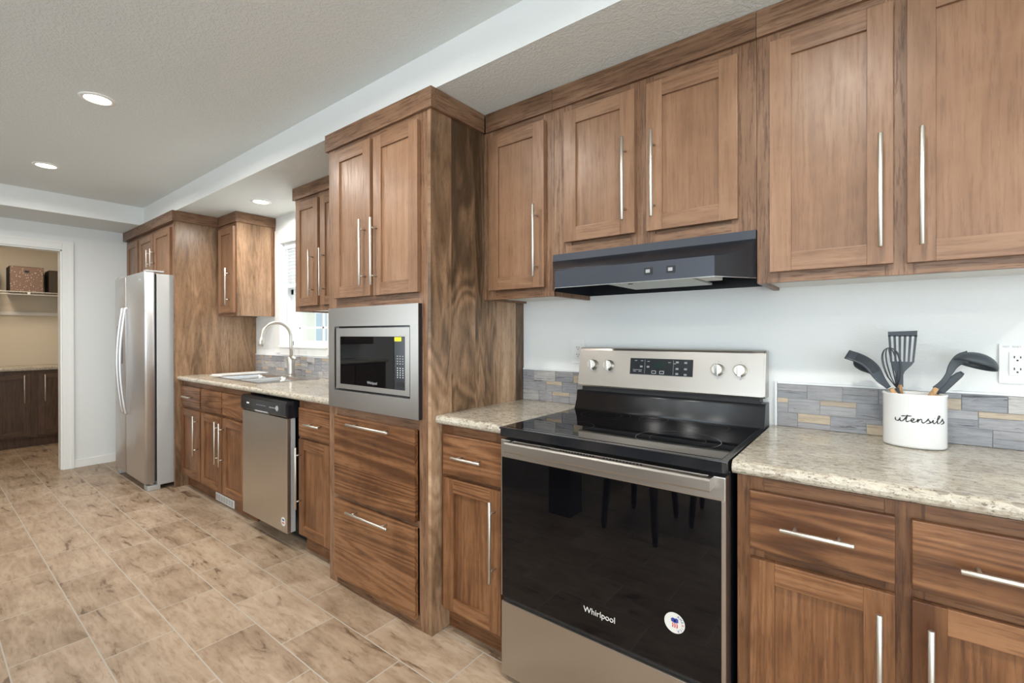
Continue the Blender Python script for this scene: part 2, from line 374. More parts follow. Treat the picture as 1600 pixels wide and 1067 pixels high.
def spline(pts, n=8):
    P = [Vector(p) for p in pts]; P = [P[0]*2-P[1]]+P+[P[-1]*2-P[-2]]; out = []
    for i in range(1, len(P)-2):
        for j in range(n):
            t = j/n; a, b, c, d = P[i-1], P[i], P[i+1], P[i+2]
            out.append(.5*((2*b)+(c-a)*t+(2*a-5*b+4*c-d)*t*t+(3*b-a-3*c+d)*t**3))
    out.append(P[-2]); return out

# ------------------------------------------------------------------ the room
ZC, ZB = 2.4376, 2.273          # tray ceiling, lowered border
XW, XE, YR = -4.836, 3.6, -6.0  # far wall, right wall, rear wall
YBEAM, XBEAM = -.6395, -4.271
struct('floor', MB('floor').box(-7.2, XE, YR, .12, -.1, 0))
WX0, WX1, WZ0, WZ1 = -2.94, -2.2, 1.155, 2.04
b = MB('wall'); WT = .15
for a in ((XW-.1, WX0, 0, ZC), (WX1, XE+.15, 0, ZC), (WX0, WX1, 0, WZ0), (WX0, WX1, WZ1, ZC)): b.box(a[0], a[1], 0, WT, a[2], a[3])
struct('wall_back', b)
DY0, DY1, DZ = -1.935, -1.12, 2.042
b = MB('wall')
lw = FILL_WINDOW
for a in ((YR, lw[0], 0, ZC), (lw[1], DY0, 0, ZC), (lw[0], lw[1], 0, lw[2]), (lw[0], lw[1], lw[3], ZC), (DY1, 0, 0, ZC), (DY0, DY1, DZ, ZC)): b.box(XW-.115, XW, a[0], a[1], a[2], a[3])
struct('wall_left', b)
b = MB('wall'); xs = [XW-.115]
for a, c, d, e in REAR_WINDOWS:
    b.box(xs[-1], a, YR-.15, YR, 0, ZC); b.box(a, c, YR-.15, YR, 0, d); b.box(a, c, YR-.15, YR, e, ZC); xs.append(c)
b.box(xs[-1], XE+.15, YR-.15, YR, 0, ZC); struct('wall_rear', b)
b = MB('wall')
for a in ((YR, PATIO[0], 0, ZC), (PATIO[1], 0, 0, ZC), (PATIO[0], PATIO[1], PATIO[3], ZC), (PATIO[0], PATIO[1], 0, PATIO[2])): b.box(XE, XE+.15, a[0], a[1], a[2], a[3])
struct('wall_right', b)
struct('ceiling', MB('ceil').box(XBEAM, XE, YR, YBEAM, ZC, ZC+.1))
b = MB('ceil', 'wall')
b.prism([(YBEAM, ZB), (0, ZB), (0, ZC+.1), (YBEAM, ZC+.1)], XBEAM, XE, 'ceil')
b.box(XW, XBEAM, YR, 0, ZB, ZC+.1, 'ceil')
o = struct('ceiling', b)
for p in o.data.polygons:       # upright faces of the border are painted like the walls
    if abs(p.normal.z) < .5: p.material_index = 1
# windows behind the camera
for i, (a, c, d, e) in enumerate(REAR_WINDOWS):
    b = MB('vinyl')
    for q in ((a, a+.05, d, e), (c-.05, c, d, e), (a, c, d, d+.05), (a, c, e-.05, e), ((a+c)/2-.025, (a+c)/2+.025, d, e)): b.box(q[0], q[1], YR-.09, YR-.04, q[2], q[3])
    b.box(a, c, YR-.07, YR-.064, d, e, 'pane'); struct('window_%d' % (i+2), b)
b = MB('vinyl')
for q in ((lw[0], lw[0]+.05, lw[2], lw[3]), (lw[1]-.05, lw[1], lw[2], lw[3]), (lw[0], lw[1], lw[2], lw[2]+.05), (lw[0], lw[1], lw[3]-.05, lw[3])): b.box(XW-.09, XW-.04, *q)
b.box(XW-.07, XW-.064, *lw, 'pane'); struct('window_4', b)  # frame and pane of the added fill window
b = MB('vinyl'); a, c, d, e = PATIO
for q in ((a, a+.08, d, e), (c-.08, c, d, e), (a, c, d, d+.08), (a, c, e-.08, e), ((a+c)/2-.06, (a+c)/2+.06, d, e)): b.box(XE+.04, XE+.09, q[0], q[1], q[2], q[3])
b.box(XE+.06, XE+.066, a, c, d, e, 'pane'); struct('door_2', b)
# window over the sink
b = MB('vinyl')
for x0, x1, z0, z1 in ((WX0, WX0+.045, WZ0, WZ1), (WX1-.045, WX1, WZ0, WZ1), (WX0, WX1, WZ0, WZ0+.045), (WX0, WX1, WZ1-.045, WZ1), (WX0, WX1, 1.60, 1.65)): b.box(x0, x1, .085, .135, z0, z1, None, .003)
for x in (-2.82, -2.45): b.box(x-.008, x+.008, .10, .112, WZ0+.04, WZ1-.04)
for z in (1.31, 1.47): b.box(WX0+.04, WX1-.04, .10, .112, z-.008, z+.008)
win = struct('window_1', b)
MB('pane').box(WX0+.04, WX1-.04, .104, .108, WZ0+.04, WZ1-.04).build('glass_pane', win)
b = MB('trim')
cw = .088
for x0, x1, z0, z1 in ((WX0-cw, WX0, WZ0-.06, WZ1+.115), (WX1, WX1+.045, WZ0-.06, WZ1+.115), (WX0, WX1, WZ1, WZ1+.115), (WX0, WX1, WZ0-.075, WZ0-.012)): b.box(x0, x1, -.016, -.0005, z0, z1, None, .003)
b.box(WX0-.0, WX1, -.03, .085, WZ0-.012, WZ0+.002, None, .003)
struct('trim_1', b)
# blind, drawn halfway
t = thing('window_blind', 'white horizontal slat blind drawn halfway down the window over the sink', 'blind', (-2.57, .04, WZ1))
MB('blind').box(WX0+.01, WX1-.01, .02, .06, WZ1-.05, WZ1-.002, None, .003).build('head_rail', t)
b = MB('blind'); z = WZ1-.075
while z > 1.70:
    b.prism([(.022, z+.010), (.058, z-.010), (.058, z-.013), (.022, z+.007)], WX0+.012, WX1-.012); z -= .030
o = b.build('slats', t); o['kind'] = 'stuff'
MB('blind').box(WX0+.012, WX1-.012, .022, .058, 1.655, 1.685, None, .003).build('bottom_rail', t)
MB('white').cyl((-2.868, .012, 1.98), (-2.868, .012, 1.35), .004).build('wand', t)
# doorway casing, base board
b = MB('trim')
x = XW
b.box(x+.0005, x+.018, DY1, DY1+.079, 0, DZ+.08, None, .004); b.box(x+.0005, x+.018, DY0-.079, DY0, 0, DZ+.08, None, .004); b.box(x+.0005, x+.018, DY0, DY1, DZ, DZ+.08, None, .004)
b.box(x+.0178, x+.023, DY1+.055, DY1+.0785, 0, DZ+.056, None, .0015); b.box(x+.0178, x+.023, DY0-.079, DY1+.0785, DZ+.0562, DZ+.0795, None, .0015)
b.box(x-.116, x+.002, DY1-.012, DY1+.0, 0, DZ, None, .002); b.box(x-.116, x+.002, DY0, DY0+.012, 0, DZ, None, .002); b.box(x-.116, x+.002, DY0, DY1, DZ-.012, DZ, None, .002)
struct('trim_2', b)
b = MB('trim'); b.box(XW+.0005, XW+.012, DY1+.08, -.01, .0, .075, None, .003); b.box(XW+.0005, XW+.012, YR, DY0-.08, .0, .075, None, .003); struct('baseboard_left', b)
# pantry room beyond the doorway
PX = -6.95
b = MB('pantrywall'); b.box(PX-.1, PX, -3.2, .1, 0, ZC); struct('wall_pantry_back', b)
b = MB('pantrywall'); b.box(PX, XW-.115, -.35, -.25, 0, ZC); struct('wall_pantry_right', b)
b = MB('pantrywall'); b.box(PX, XW-.115, -3.2, -3.1, 0, ZC); struct('wall_pantry_left', b)
struct('ceiling', MB('pantrywall').box(PX, XW-.115, -3.2, -.25, ZC, ZC+.1))

# ------------------------------------------------------------------ handles, doors, drawers
def handle(parent, cx, cz, length, yf, vertical=True, pr=.034, axis='y', r=.006):
    b = MB('nickel'); h = length/2; off = .045 if length > .2 else .030
    if axis == 'y':
        f = lambda s, d: (cx, yf-d, cz+s) if vertical else (cx+s, yf-d, cz)
    else:
        f = lambda s, d: (yf+d, cx, cz+s) if vertical else (yf+d, cx+s, cz)
    b.tube([f(-h, pr), f(-h+.0015, pr), f(h-.0015, pr), f(h, pr)], [r*.8, r, r, r*.8], seg=14)
    for s in (-h+off, h-off): b.cyl(f(s, 0), f(s, pr), .0042, seg=10)
    return b.build('handle', parent)
def shaker(x0, x1, z0, z1, yf, kv='wz', kh='wx', st=.057, th=.0195):
    b = MB(kv, kh); y1 = yf+th
    b.box(x0, x0+st, yf, y1, z0, z1, kv, .0015); b.box(x1-st, x1, yf, y1, z0, z1, kv, .0015)
    b.box(x0+st, x1-st, yf, y1, z1-st, z1, kh, .0015); b.box(x0+st, x1-st, yf, y1, z0, z0+st, kh, .0015)
    b.box(x0+st-.002, x1-st+.002, yf+.009, y1-.002, z0+st-.002, z1-st+.002, kv)
    return b
def add_door(t, x0, x1, z0, z1, yf, hx=None, hz=None, hl=.306, kv='wz', kh='wx', st=.057):
    d = shaker(x0, x1, z0, z1, yf, kv, kh, st).build('door', t)
    if hx is not None: handle(d, hx, hz, hl, yf)
    return d
def add_drawer(t, x0, x1, z0, z1, yf, hl=.155, k='fx', hz=None, hcx=None):
    d = MB(k).box(x0, x1, yf, yf+.0195, z0, z1, k, .0025).build('drawer', t)
    if hl: handle(d, (x0+x1)/2 if hcx is None else hcx, (z0+z1)/2 if hz is None else hz, hl, yf, False)
    return d
YU, YUD = -.3175, -.337
def wall_cab(label, x0, x1, z0, z1, doors, stiles, rails=.045, crown=True, crown_ret=None, side_r=None, group='wall cabinets above the counters', frame_bottom=.032, stl=None):
    t = thing('wall_cabinet', label, 'cabinet', ((x0+x1)/2, -.0, z0), group)
    b = MB('fz', 'frx', 'fry', 'melamine')
    b.box(x0, x0+.018, YU+.019, -.001, z0, z1, 'fz'); b.box(x1-.018, x1, YU+.019, -.001, z0, z1, 'fz')
    b.box(x0+.018, x1-.018, YU+.019, -.001, z0+.010, z0+.022, 'melamine'); b.box(x0+.018, x1-.018, YU+.019, -.001, z1-.02, z1, 'fz')
    b.box(x0+.018, x1-.018, -.012, -.001, z0+.022, z1-.02, 'fz')
    b.build('carcass', t)
    b = MB('fz', 'frx')
    for s0, s1 in stiles: b.box(s0, s1, YU, YU+.0185, z0, z1, 'fz', .0008)
    for (s0, s1), (q0, q1) in zip(stiles, stiles[1:]):
        b.box(s1, q0, YU, YU+.0185, z0, z0+frame_bottom, 'frx', .0008); b.box(s1, q0, YU, YU+.0185, z1-.05, z1, 'frx', .0008)
        b.box(s1, q0, YU+.012, YU+.0185, z0+frame_bottom, z1-.05, 'frx')
    b.build('face_frame', t)
    for d in doors: add_door(t, *d[:4], YUD, *d[4:])
    return t
ZT = 2.19
def crown_run(t, segs, z0=2.187, z1=2.2715):
    b = MB('frx', 'fry')
    for ax, a0, a1, c0, c1 in segs:   # ax 'x': runs along x at y c0..c1 ; 'y': runs along y at x c0..c1
        if ax == 'x': b.box(a0, a1, c0, c1, z0, z1, 'frx', .002)
        else: b.box(c0, c1, a0, a1, z0, z1, 'fry', .002)
    return b.build('crown_molding', t)
HB = 1.647  # handle centre of the tall wall doors
# right of the tall cabinet
t = wall_cab('narrow wall cabinet with one door between the tall oven cabinet and the range hood', -.359, .0265, 1.4115, ZT, [(-.318, -.013, 1.452, 2.156, -.045, HB)], [(-.359, -.29), (-.03, .0265)])
crown_run(t, [('x', -.338, .0265, -.331, -.306)])
t = wall_cab('short two-door wall cabinet directly above the black range hood', .0275, .784, 1.583, ZT, [(.083, .385, 1.626, 2.156, .351, 1.824), (.430, .732, 1.624, 2.156, .460, 1.82)], [(.0275, .11), (.36, .455), (.71, .784)])
crown_run(t, [('x', .0275, .784, -.331, -.306)])
t = wall_cab('large two-door wall cabinet above the utensil crock, right of the hood', .785, 1.52, 1.4115, ZT, [(.823, 1.118, 1.443, 2.156, 1.09, 1.639), (1.146, 1.44, 1.441, 2.156, 1.174, 1.635)], [(.785, .85), (1.10, 1.165), (1.43, 1.52)])
crown_run(t, [('x', .785, 1.52, -.331, -.306)])
# left of the tall cabinet
t = wall_cab('two-door wall cabinet between the window and the tall oven cabinet', -2.10, -1.1185, 1.4115, ZT, [(-2.063, -1.782, 1.446, 2.156, -1.835, 1.657), (-1.750, -1.469, 1.446, 2.156, -1.703, 1.655), (-1.44, -1.16, 1.446, 2.156)], [(-2.10, -2.04), (-1.80, -1.73), (-1.49, -1.42), (-1.18, -1.1185)])
crown_run(t, [('x', -2.117, -1.1185, -.331, -.306), ('y', -.306, -.002, -2.117, -2.1005)])
t = wall_cab('narrow single-door wall cabinet between the tall fridge side panel and the sink window', -3.4185, -3.058, 1.4115, ZT, [(-3.379, -3.078, 1.437, 2.156, -3.148, 1.656)], [(-3.4185, -3.35), (-3.11, -3.058)])
o = MB('walnut_lit', 'fz'); o.box(-3.0575, -3.053, -.3165, -.001, 1.4115, 2.187, 'walnut_lit'); o.box(-3.053, -3.046, -.033, -.001, 1.4115, 2.187, 'fz'); o.build('side_panel', t)
crown_run(t, [('x', -3.4185, -3.036, -.331, -.306), ('y', -.306, -.002, -3.0575+.0, -3.036)])

# ------------------------------------------------------------------ tall oven cabinet
YT, YTD = -.656, -.676
TX0, TX1 = -1.1175, -.36
t = thing('oven_cabinet', 'tall floor-to-ceiling cabinet with built-in microwave, two doors and two deep drawers', 'cabinet', ((TX0+TX1)/2, -.3, 0))
b = MB('bfz', 'fz', 'bfx')
b.box(TX0, TX0+.018, YT+.02, -.001, 0, ZT, 'fz'); b.box(TX0+.018, TX1-.019, YT+.02, -.001, 0, .02, 'fz'); b.box(TX0+.018, TX1-.019, YT+.02, -.001, .866, .884, 'fz'); b.box(TX0+.018, TX1-.019, YT+.02, -.001, 1.39, 1.41, 'fz')
b.box(TX0+.018, TX1-.019, YT+.02, -.001, ZT-.02, ZT, 'fz'); b.box(TX0+.018, TX1-.019, -.012, -.001, .02, ZT-.02, 'fz')
b.build('carcass', t)
b = MB('fz', 'frx')
b.box(TX0, TX0+.07, YT, YT+.0195, 0, ZT, 'fz', .001); b.box(TX1-.072, TX1-.0185, YT, YT+.0195, 0, ZT, 'fz', .001)
for z0, z1 in ((0, .06), (.43, .46), (.845, .90), (1.375, 1.445), (2.14, ZT)): b.box(TX0+.07, TX1-.072, YT, YT+.0195, z0, z1, 'frx', .001)
b.box(-.76, -.705, YT, YT+.0195, 1.445, 2.14, 'fz', .001)
b.build('face_frame', t)
o = MB('walnut').box(TX1-.018, TX1, YT, -.001, 0, ZT, 'walnut', .001).build('side_panel', t); o['label'] = 'knotty walnut side panel with strong dark grain'
add_door(t, -1.052, -.746, 1.432, 2.160, YTD, -.781, 1.630); add_door(t, -.722, -.420, 1.431, 2.153, YTD, -.696, 1.626)
add_drawer(t, -1.044, -.439, .458, .850, YTD, .318, 'bx', .823, -.735); add_drawer(t, -1.046, -.440, .048, .435, YTD, .314, 'bx', .403, -.741)
crown_run(t, [('x', TX0-.017, TX1+.017, -.669, -.640), ('y', -.640, -.3318, TX1+.0005, TX1+.017), ('y', -.640, -.3318, TX0-.017, TX0-.0005)])

# ------------------------------------------------------------------ base cabinets
YB, YBD = -.595, -.615
def base_cab(label, x0, x1, stiles, drawers, doors, toe=True, group='base cabinets under the counters', ends=(0, 0)):
    t = thing('base_cabinet', label, 'cabinet', ((x0+x1)/2, -.3, 0), group)
    b = MB('bfz', 'bfx')
    b.box(x0, x0+.018, YB+.02, -.001, .105, .8765, 'bfz'); b.box(x1-.018, x1, YB+.02, -.001, .105, .8765, 'bfz')
    b.box(x0+.018, x1-.018, YB+.02, -.001, .105, .12, 'bfx'); b.box(x0+.018, x1-.018, -.012, -.001, .12, .8765, 'bfz')
    b.build('carcass', t)
    MB('bfx').box(x0, x1, -.552, -.535, 0, .105, 'bfx').build('toe_kick', t)
    b = MB('bfz', 'bfx')
    for s0, s1 in stiles: b.box(s0, s1, YB, YB+.0195, .105, .8765, 'bfz', .0008)
    for (s0, s1), (q0, q1) in zip(stiles, stiles[1:]):
        for z0, z1 in ((.105, .14), (.655, .69), (.828, .8765)): b.box(s1, q0, YB, YB+.0195, z0, z1, 'bfx', .0008)
    b.build('face_frame', t)
    for d in drawers: add_drawer(t, *d[:4], YBD, *d[4:])
    for d in doors: add_door(t, *d[:4], YBD, *d[4:6], .306 if len(d) < 7 else d[6], 'bz', 'bx')
    return t
base_cab('base cabinet with one short drawer and one door, left of the sink doors', -3.4185, -2.973, [(-3.4185, -3.36), (-3.01, -2.973)], [(-3.388, -2.99, .682, .838, .155, 'bx')], [(-3.388, -2.99, .118, .658, -3.03, .473)])
base_cab('sink base cabinet with two plain false fronts above two doors', -2.972, -2.160, [(-2.972, -2.93), (-2.615, -2.54), (-2.23, -2.160)], [(-2.962, -2.587, .682, .838, 0, 'bx'), (-2.568, -2.200, .682, .838, 0, 'bx')], [(-2.962, -2.587, .118, .658, -2.615, .478), (-2.568, -2.200, .118, .658, -2.54, .474)])
base_cab('base cabinet with drawer and door between the dishwasher and the oven cabinet', -1.530, -1.1185, [(-1.530, -1.48), (-1.21, -1.1185)], [(-1.505, -1.188, .672, .836, .155, 'bx', None, -1.315)], [(-1.505, -1.188, .112, .658, -1.478, .44, .35)])
base_cab('narrow base cabinet between the oven cabinet and the range', -.359, -.001, [(-.359, -.29), (-.06, -.001)], [(-.333, -.022, .674, .838, .155, 'bx')], [(-.333, -.025, .112, .658, -.052, .470)])
base_cab('wide two-drawer base cabinet right of the range', .785, 1.52, [(.785, .85), (1.095, 1.165), (1.42, 1.52)], [(.819, 1.114, .686, .838, .150, 'bx'), (1.143, 1.44, .684, .838, .150, 'bx')], [(.819, 1.114, .112, .661, 1.086, .470), (1.143, 1.44, .112, .661, 1.172, .468)])
# air register in the toe kick
t = MB('melamine').box(-2.84, -2.515, -.558, -.553, .004, .062); 
for i in range(7): t.box(-2.83+.044*i, -2.80+.044*i, -.560, -.558, .014, .052, 'greycase')
tag(t.build('floor_register', None, (-2.68, -.555, .004)), 'pale metal air register set in the toe kick under the sink', 'vent')

# ------------------------------------------------------------------ worktops
CT0, CT1, CY = .878, .914, -.6335
def edge_prof(y1):
    p = [(y1, CT0), (CY+.014, CT0)]
    for j in range(7):
        a = R(270-15*j*2) if False else R(-90-180*j/6); p.append((CY+.018+.018*math.cos(a), (CT0+CT1)/2+.018*math.sin(a)))
    p += [(y1, CT1)]
    return p
def worktop(label, x0, x1, hole=None):
    b = MB('granite'); 
    if hole:
        hx0, hx1, hy0, hy1 = hole
        b.prism(edge_prof(-.0015), x0, hx0); b.prism(edge_prof(hy0), hx0, hx1); b.prism(edge_prof(-.0015), hx1, x1)
        b.box(hx0, hx1, hy1, -.0015, CT0, CT1)
    else: b.prism(edge_prof(-.0015), x0, x1)
    o = b.build('countertop', None, ((x0+x1)/2, -.3, CT0)); return tag(o, label, 'countertop', 'granite countertops')
SX0, SX1, SY0, SY1 = -3.03, -2.225, -.515, -.06
worktop('long granite countertop holding the sink, ending at the oven cabinet', -3.4185, -1.1185, (SX0+.02, SX1-.02, SY0+.02, SY1-.055))
worktop('short granite countertop piece between the oven cabinet and the range', -.3585, .0035)
worktop('granite countertop right of the range, under the utensil crock', .779, 1.52)
# sink
t = thing('kitchen_sink', 'stainless steel double bowl sink set in the long countertop', 'sink', ((SX0+SX1)/2, (SY0+SY1)/2, CT1))
b = MB('sinksteel'); zt = CT1+.0035
def plate(x0, x1, y0, y1): b.box(x0, x1, y0, y1, CT1+.0005, zt, None, .001)
by0, by1 = SY0+.035, SY1-.085; mx = (SX0+SX1)/2
bowls = [(SX0+.035, mx-.012), (mx+.012, SX1-.035)]
plate(SX0, SX1, SY0, by0); plate(SX0, SX1, by1, SY1); plate(SX0, bowls[0][0], by0, by1); plate(bowls[1][1], SX1, by0, by1); plate(bowls[0][1], bowls[1][0], by0, by1)
b.build('rim', t)
for a, c in bowls:
    b = MB('sinksteel'); lp = []
    for z, ins, r in ((zt+.001, -.004, .02), (zt-.002, .002, .03), (CT1-.03, .006, .04), (CT1-.15, .015, .05), (CT1-.17, .04, .06), (CT1-.172, .12, .03)): lp.append([(x, y, z) for x, y in rrect(a+ins, c-ins, by0+ins, by1-ins, r)])
    b.rings(lp, None, False, True); b.build('bowl', t)
# faucet
FX, FY = -2.575, -.105
t = thing('kitchen_faucet', 'brushed nickel gooseneck faucet behind the double sink', 'faucet', (FX, FY, CT1+.0035))
b = MB('nickel'); z0 = CT1+.004
b.tube([(FX, FY, z0), (FX, FY, z0+.010), (FX, FY, z0+.012)], [.032, .032, .026], seg=24); b.build('base_plate', t)
b = MB('nickel'); b.tube([(FX, FY, z0+.010), (FX, FY, z0+.03), (FX, FY, z0+.10), (FX, FY, z0+.15), (FX, FY, z0+.165)], [.031, .025, .029, .030, .018], seg=24); b.build('body', t)
b = MB('nickel'); pts = [(FX, FY, z0+.16), (FX, FY, z0+.25), (FX, FY, z0+.315)]
for j in range(1, 15): a = math.pi*j/14; pts.append((FX-.01*(1-math.cos(a)), FY-.109*(1-math.cos(a)), z0+.315+.112*math.sin(a)))
pts.append((FX-.02, FY-.222, z0+.30)); b.tube(pts, .0125, seg=16); b.build('spout', t)
b = MB('nickel'); b.tube([(FX-.02, FY-.220, z0+.312), (FX-.021, FY-.225, z0+.27), (FX-.022, FY-.229, z0+.245)], [.014, .019, .017], seg=16); b.build('spray_head', t)
b = MB('nickel'); b.tube([(FX+.010, FY, z0+.150), (FX+.045, FY-.004, z0+.152), (FX+.095, FY-.010, z0+.140)], [.022, .016, .010], seg=14); b.build('lever', t)
# papers left of the sink
for i, (a, zz) in enumerate(((4, 0), (-3, .0035), (1.5, .007))):
    b = MB('white'); b.box(-.09, .09, -.19, .19, 0, .0032, None, .0006)
    o = b.build('folded_paper', None); o.location = (-3.18+.004*i, -.255+.01*i, CT1+.0006+zz); o.rotation_euler = (0, 0, R(a))
    tag(o, ['white folded paper at the bottom of the stack left of the sink', 'white folded paper in the middle of the stack left of the sink', 'white folded paper on top of the stack left of the sink'][i], 'paper', 'folded papers by the sink')

# ------------------------------------------------------------------ backsplash
def splash(name, label, x0, x1, fixed=None, edge=None):
    rows = [(.915, .9655), (.9665, 1.0175), (1.0185, 1.068)]
    t = thing('tile_backsplash', label, 'backsplash', ((x0+x1)/2, -.005, .915), 'mosaic tile backsplashes')
    b = MB('grout', 't_grey', 't_blue', 't_tan', 't_light')
    b.box(x0, x1, -.004, -.0005, .9145, 1.069, 'grout')
    cols = ['t_grey', 't_blue', 't_grey', 't_light', 't_blue']
    def put(a, c, z0, z1, k): b.box(a+.0008, c-.0008, -.0085 if k != 't_light' else -.0095, -.004, z0, z1, k, .0006)
    if fixed:
        for r, lst in enumerate(fixed):
            z0, z1 = rows[r]
            for a, c, k in lst:
                if k == 'T': put(a, c, z0+.034, z1, 't_tan'); put(a, c, z0, z0+.033, 't_grey')
                elif k == 'S': put(a, c, z0, z0+.034, 't_tan'); put(a, c, z0+.035, z1, 't_blue')
                elif k == 'X': put(a, c, z0+.020, z1, 't_tan'); put(a, c, z0, z0+.019, 't_grey')
                elif k == 'H': put(a, c, z0+.026, z1, 't_grey'); put(a, c, z0, z0+.025, 't_blue')
                else: put(a, c, z0, z1, k)
    else:
        for r, (z0, z1) in enumerate(rows):
            x = x0-random.random()*.05
            while x < x1:
                wd = random.choice((.06, .10, .12, .15)); a, c = max(x, x0), min(x+wd, x1)
                if c-a > .008:
                    q = random.random()
                    if q < .15: put(a, c, z0+.030, z1, 't_tan'); put(a, c, z0, z0+.029, 't_grey')
                    elif q < .25: put(a, c, z0, z0+.026, 't_tan'); put(a, c, z0+.027, z1, 't_blue')
                    elif q < .5: put(a, c, z0+.026, z1, random.choice(cols)); put(a, c, z0, z0+.025, random.choice(cols))
                    else: put(a, c, z0, z1, random.choice(cols))
                x += wd
    b.build('tiles', t)
    b = MB('trimtile'); b.box(x0, x1, -.0105, -.0005, 1.0695, 1.0765, None, .0015)
    if edge == 'L': b.box(x0-.0085, x0-.0005, -.0105, -.0005, .9145, 1.0765, None, .0015)
    b.build('edge_trim', t)
splash('a', 'grey wood-look mosaic tile backsplash behind the utensil crock', .797, 1.52, [
    [(.797, .861, 't_grey'), (.861, .958, 'X'), (.958, 1.057, 't_blue'), (1.057, 1.16, 'S'), (1.16, 1.222, 't_blue'), (1.222, 1.351, 't_blue'), (1.351, 1.52, 'H')],
    [(.797, .832, 'T'), (.832, .928, 't_grey'), (.928, 1.03, 'T'), (1.03, 1.15, 't_blue'), (1.15, 1.23, 'H'), (1.23, 1.321, 'H'), (1.321, 1.42, 'T'), (1.42, 1.52, 't_grey')],
    [(.797, .89, 'H'), (.89, .992, 't_grey'), (.992, 1.088, 'H'), (1.088, 1.14, 't_blue'), (1.14, 1.249, 't_grey'), (1.249, 1.285, 'S'), (1.285, 1.382, 't_blue'), (1.382, 1.52, 't_light')]], 'L')
splash('b', 'grey wood-look mosaic tile backsplash piece left of the range', -.3585, .020, [
    [(-.3585, -.26, 't_light'), (-.26, -.18, 't_grey'), (-.18, -.082, 'T'), (-.082, .020, 't_grey')],
    [(-.3585, -.217, 't_grey'), (-.217, -.123, 'T'), (-.123, -.04, 't_blue'), (-.04, .020, 'H')],
    [(-.3585, -.29, 't_blue'), (-.29, -.16, 't_light'), (-.16, -.06, 'H'), (-.06, .020, 'S')]])
splash('c', 'grey and tan mosaic tile backsplash behind the sink faucet', -3.4185, -1.1185)

# ------------------------------------------------------------------ microwave
t = thing('microwave_oven', 'built-in stainless microwave with wide trim frame in the tall cabinet', 'microwave', (-.75, -.65, .893))
X0, X1, Z0, Z1, yf = -1.089, -.413, .893, 1.383, -.678
ox0, ox1, oz0, oz1 = -1.037, -.465, .978, 1.292
b = MB('steel')
for a in ((X0, ox0, Z0, Z1), (ox1, X1, Z0, Z1), (ox0, ox1, Z0, oz0), (ox0, ox1, oz1, Z1)): b.box(a[0], a[1], yf, YT-.0008, a[2], a[3])
b.build('trim_frame', t)
b = MB('black'); b.box(X1, X1+.0006, yf+.002, YT-.0008, Z0, Z1, 'black'); b.box(ox0+.0005, ox1-.0005, -.665, -.640, oz0+.0005, oz1-.0005, 'black')
b.box(-1.02, -.48, -.64, -.15, .985, 1.285, 'blackmatte'); b.build('housing', t)
b = MB('steel'); dx0, dx1, dz0, dz1 = ox0+.010, ox1-.008, oz0+.009, oz1-.009
gx0, gx1, gz0, gz1 = -.992, -.502, 1.010, 1.243
for a in ((dx0, gx0, dz0, dz1), (gx1, dx1, dz0, dz1), (gx0, gx1, dz0, gz0), (gx0, gx1, gz1, dz1)): b.box(a[0], a[1], -.674, -.6655, a[2], a[3])
dr = b.build('door', t)
b = MB('blackglass'); b.box(gx0+.0005, -.5765, -.6735, -.6655, gz0+.0005, gz1-.0005, None, .0008); b.build('window_glass', dr)
b = MB('display'); b.box(-.574, gx1-.0005, -.6735, -.6655, gz0+.0005, gz1-.0005, 'display', .0008)
b.box(-.560, -.512, -.6745, -.6735, gz0+.012, gz0+.034, 'blackmatte')
for r in range(4):
    for c in range(3): b.box(-.557+.018*c, -.549+.018*c, -.6741, -.6735, 1.155-.011*r, 1.159-.011*r, 'grey_ink')
for r in range(5):
    for c in range(3): b.box(-.555+.018*c, -.550+.018*c, -.6741, -.6735, 1.103-.010*r, 1.107-.010*r, 'white')
b.build('control_panel', t)
b = MB('yellow'); b.box(-.572, -.526, -.6748, -.6741, 1.222, 1.240); b.build('sticker', t)
text('logo', 'Whirlpool', .018, at(-.735, -.6740, 1.028), 'grey_ink', t)

# ------------------------------------------------------------------ range hood
t = thing('range_hood', 'black under-cabinet range hood with two square switches', 'hood', (.405, -.2, 1.43))
hx0, hx1 = .029, .7835; zt, zb = 1.5815, 1.430
b = MB('hood', 'hoodstrip')
c0, c1, yfh = .116, .692, -.455       # control strip ends
yb = YU-.008
# cove from the top flange down to the strip
n = 8; top = []; 
def lp(y, z, xl, xr): return [(xl, y, z), (xr, y, z)]
L1 = lp(yb-.004, zt, hx0, hx1); L2 = lp(yb-.006, 1.553, hx0, hx1)
rows = []
for j in range(n+1):
    s = j/n; y = (yb-.008)+(yfh-(yb-.008))*s; z = 1.551-(1.551-1.494)*(math.sin(s*math.pi/2)**.9)
    rows.append(lp(y, z, hx0+(c0-hx0)*s, hx1+(c1-hx1)*s))
bm2 = bmesh.new()
def strip(rws, k, smooth=True):
    i = b.mi(k)
    vv = [[b.bm.verts.new(p) for p in r_] for r_ in rws]
    for a, c in zip(vv, vv[1:]): f = b.bm.faces.new((a[0], a[1], c[1], c[0])); f.material_index = i; f.smooth = smooth
strip([L1, L2], 'hoodstrip', False); strip([L2, rows[0]], 'hood', False); strip(rows, 'hood')
strip([lp(yfh, 1.494, c0, c1), lp(yfh, zb, c0, c1)], 'hoodstrip', False)
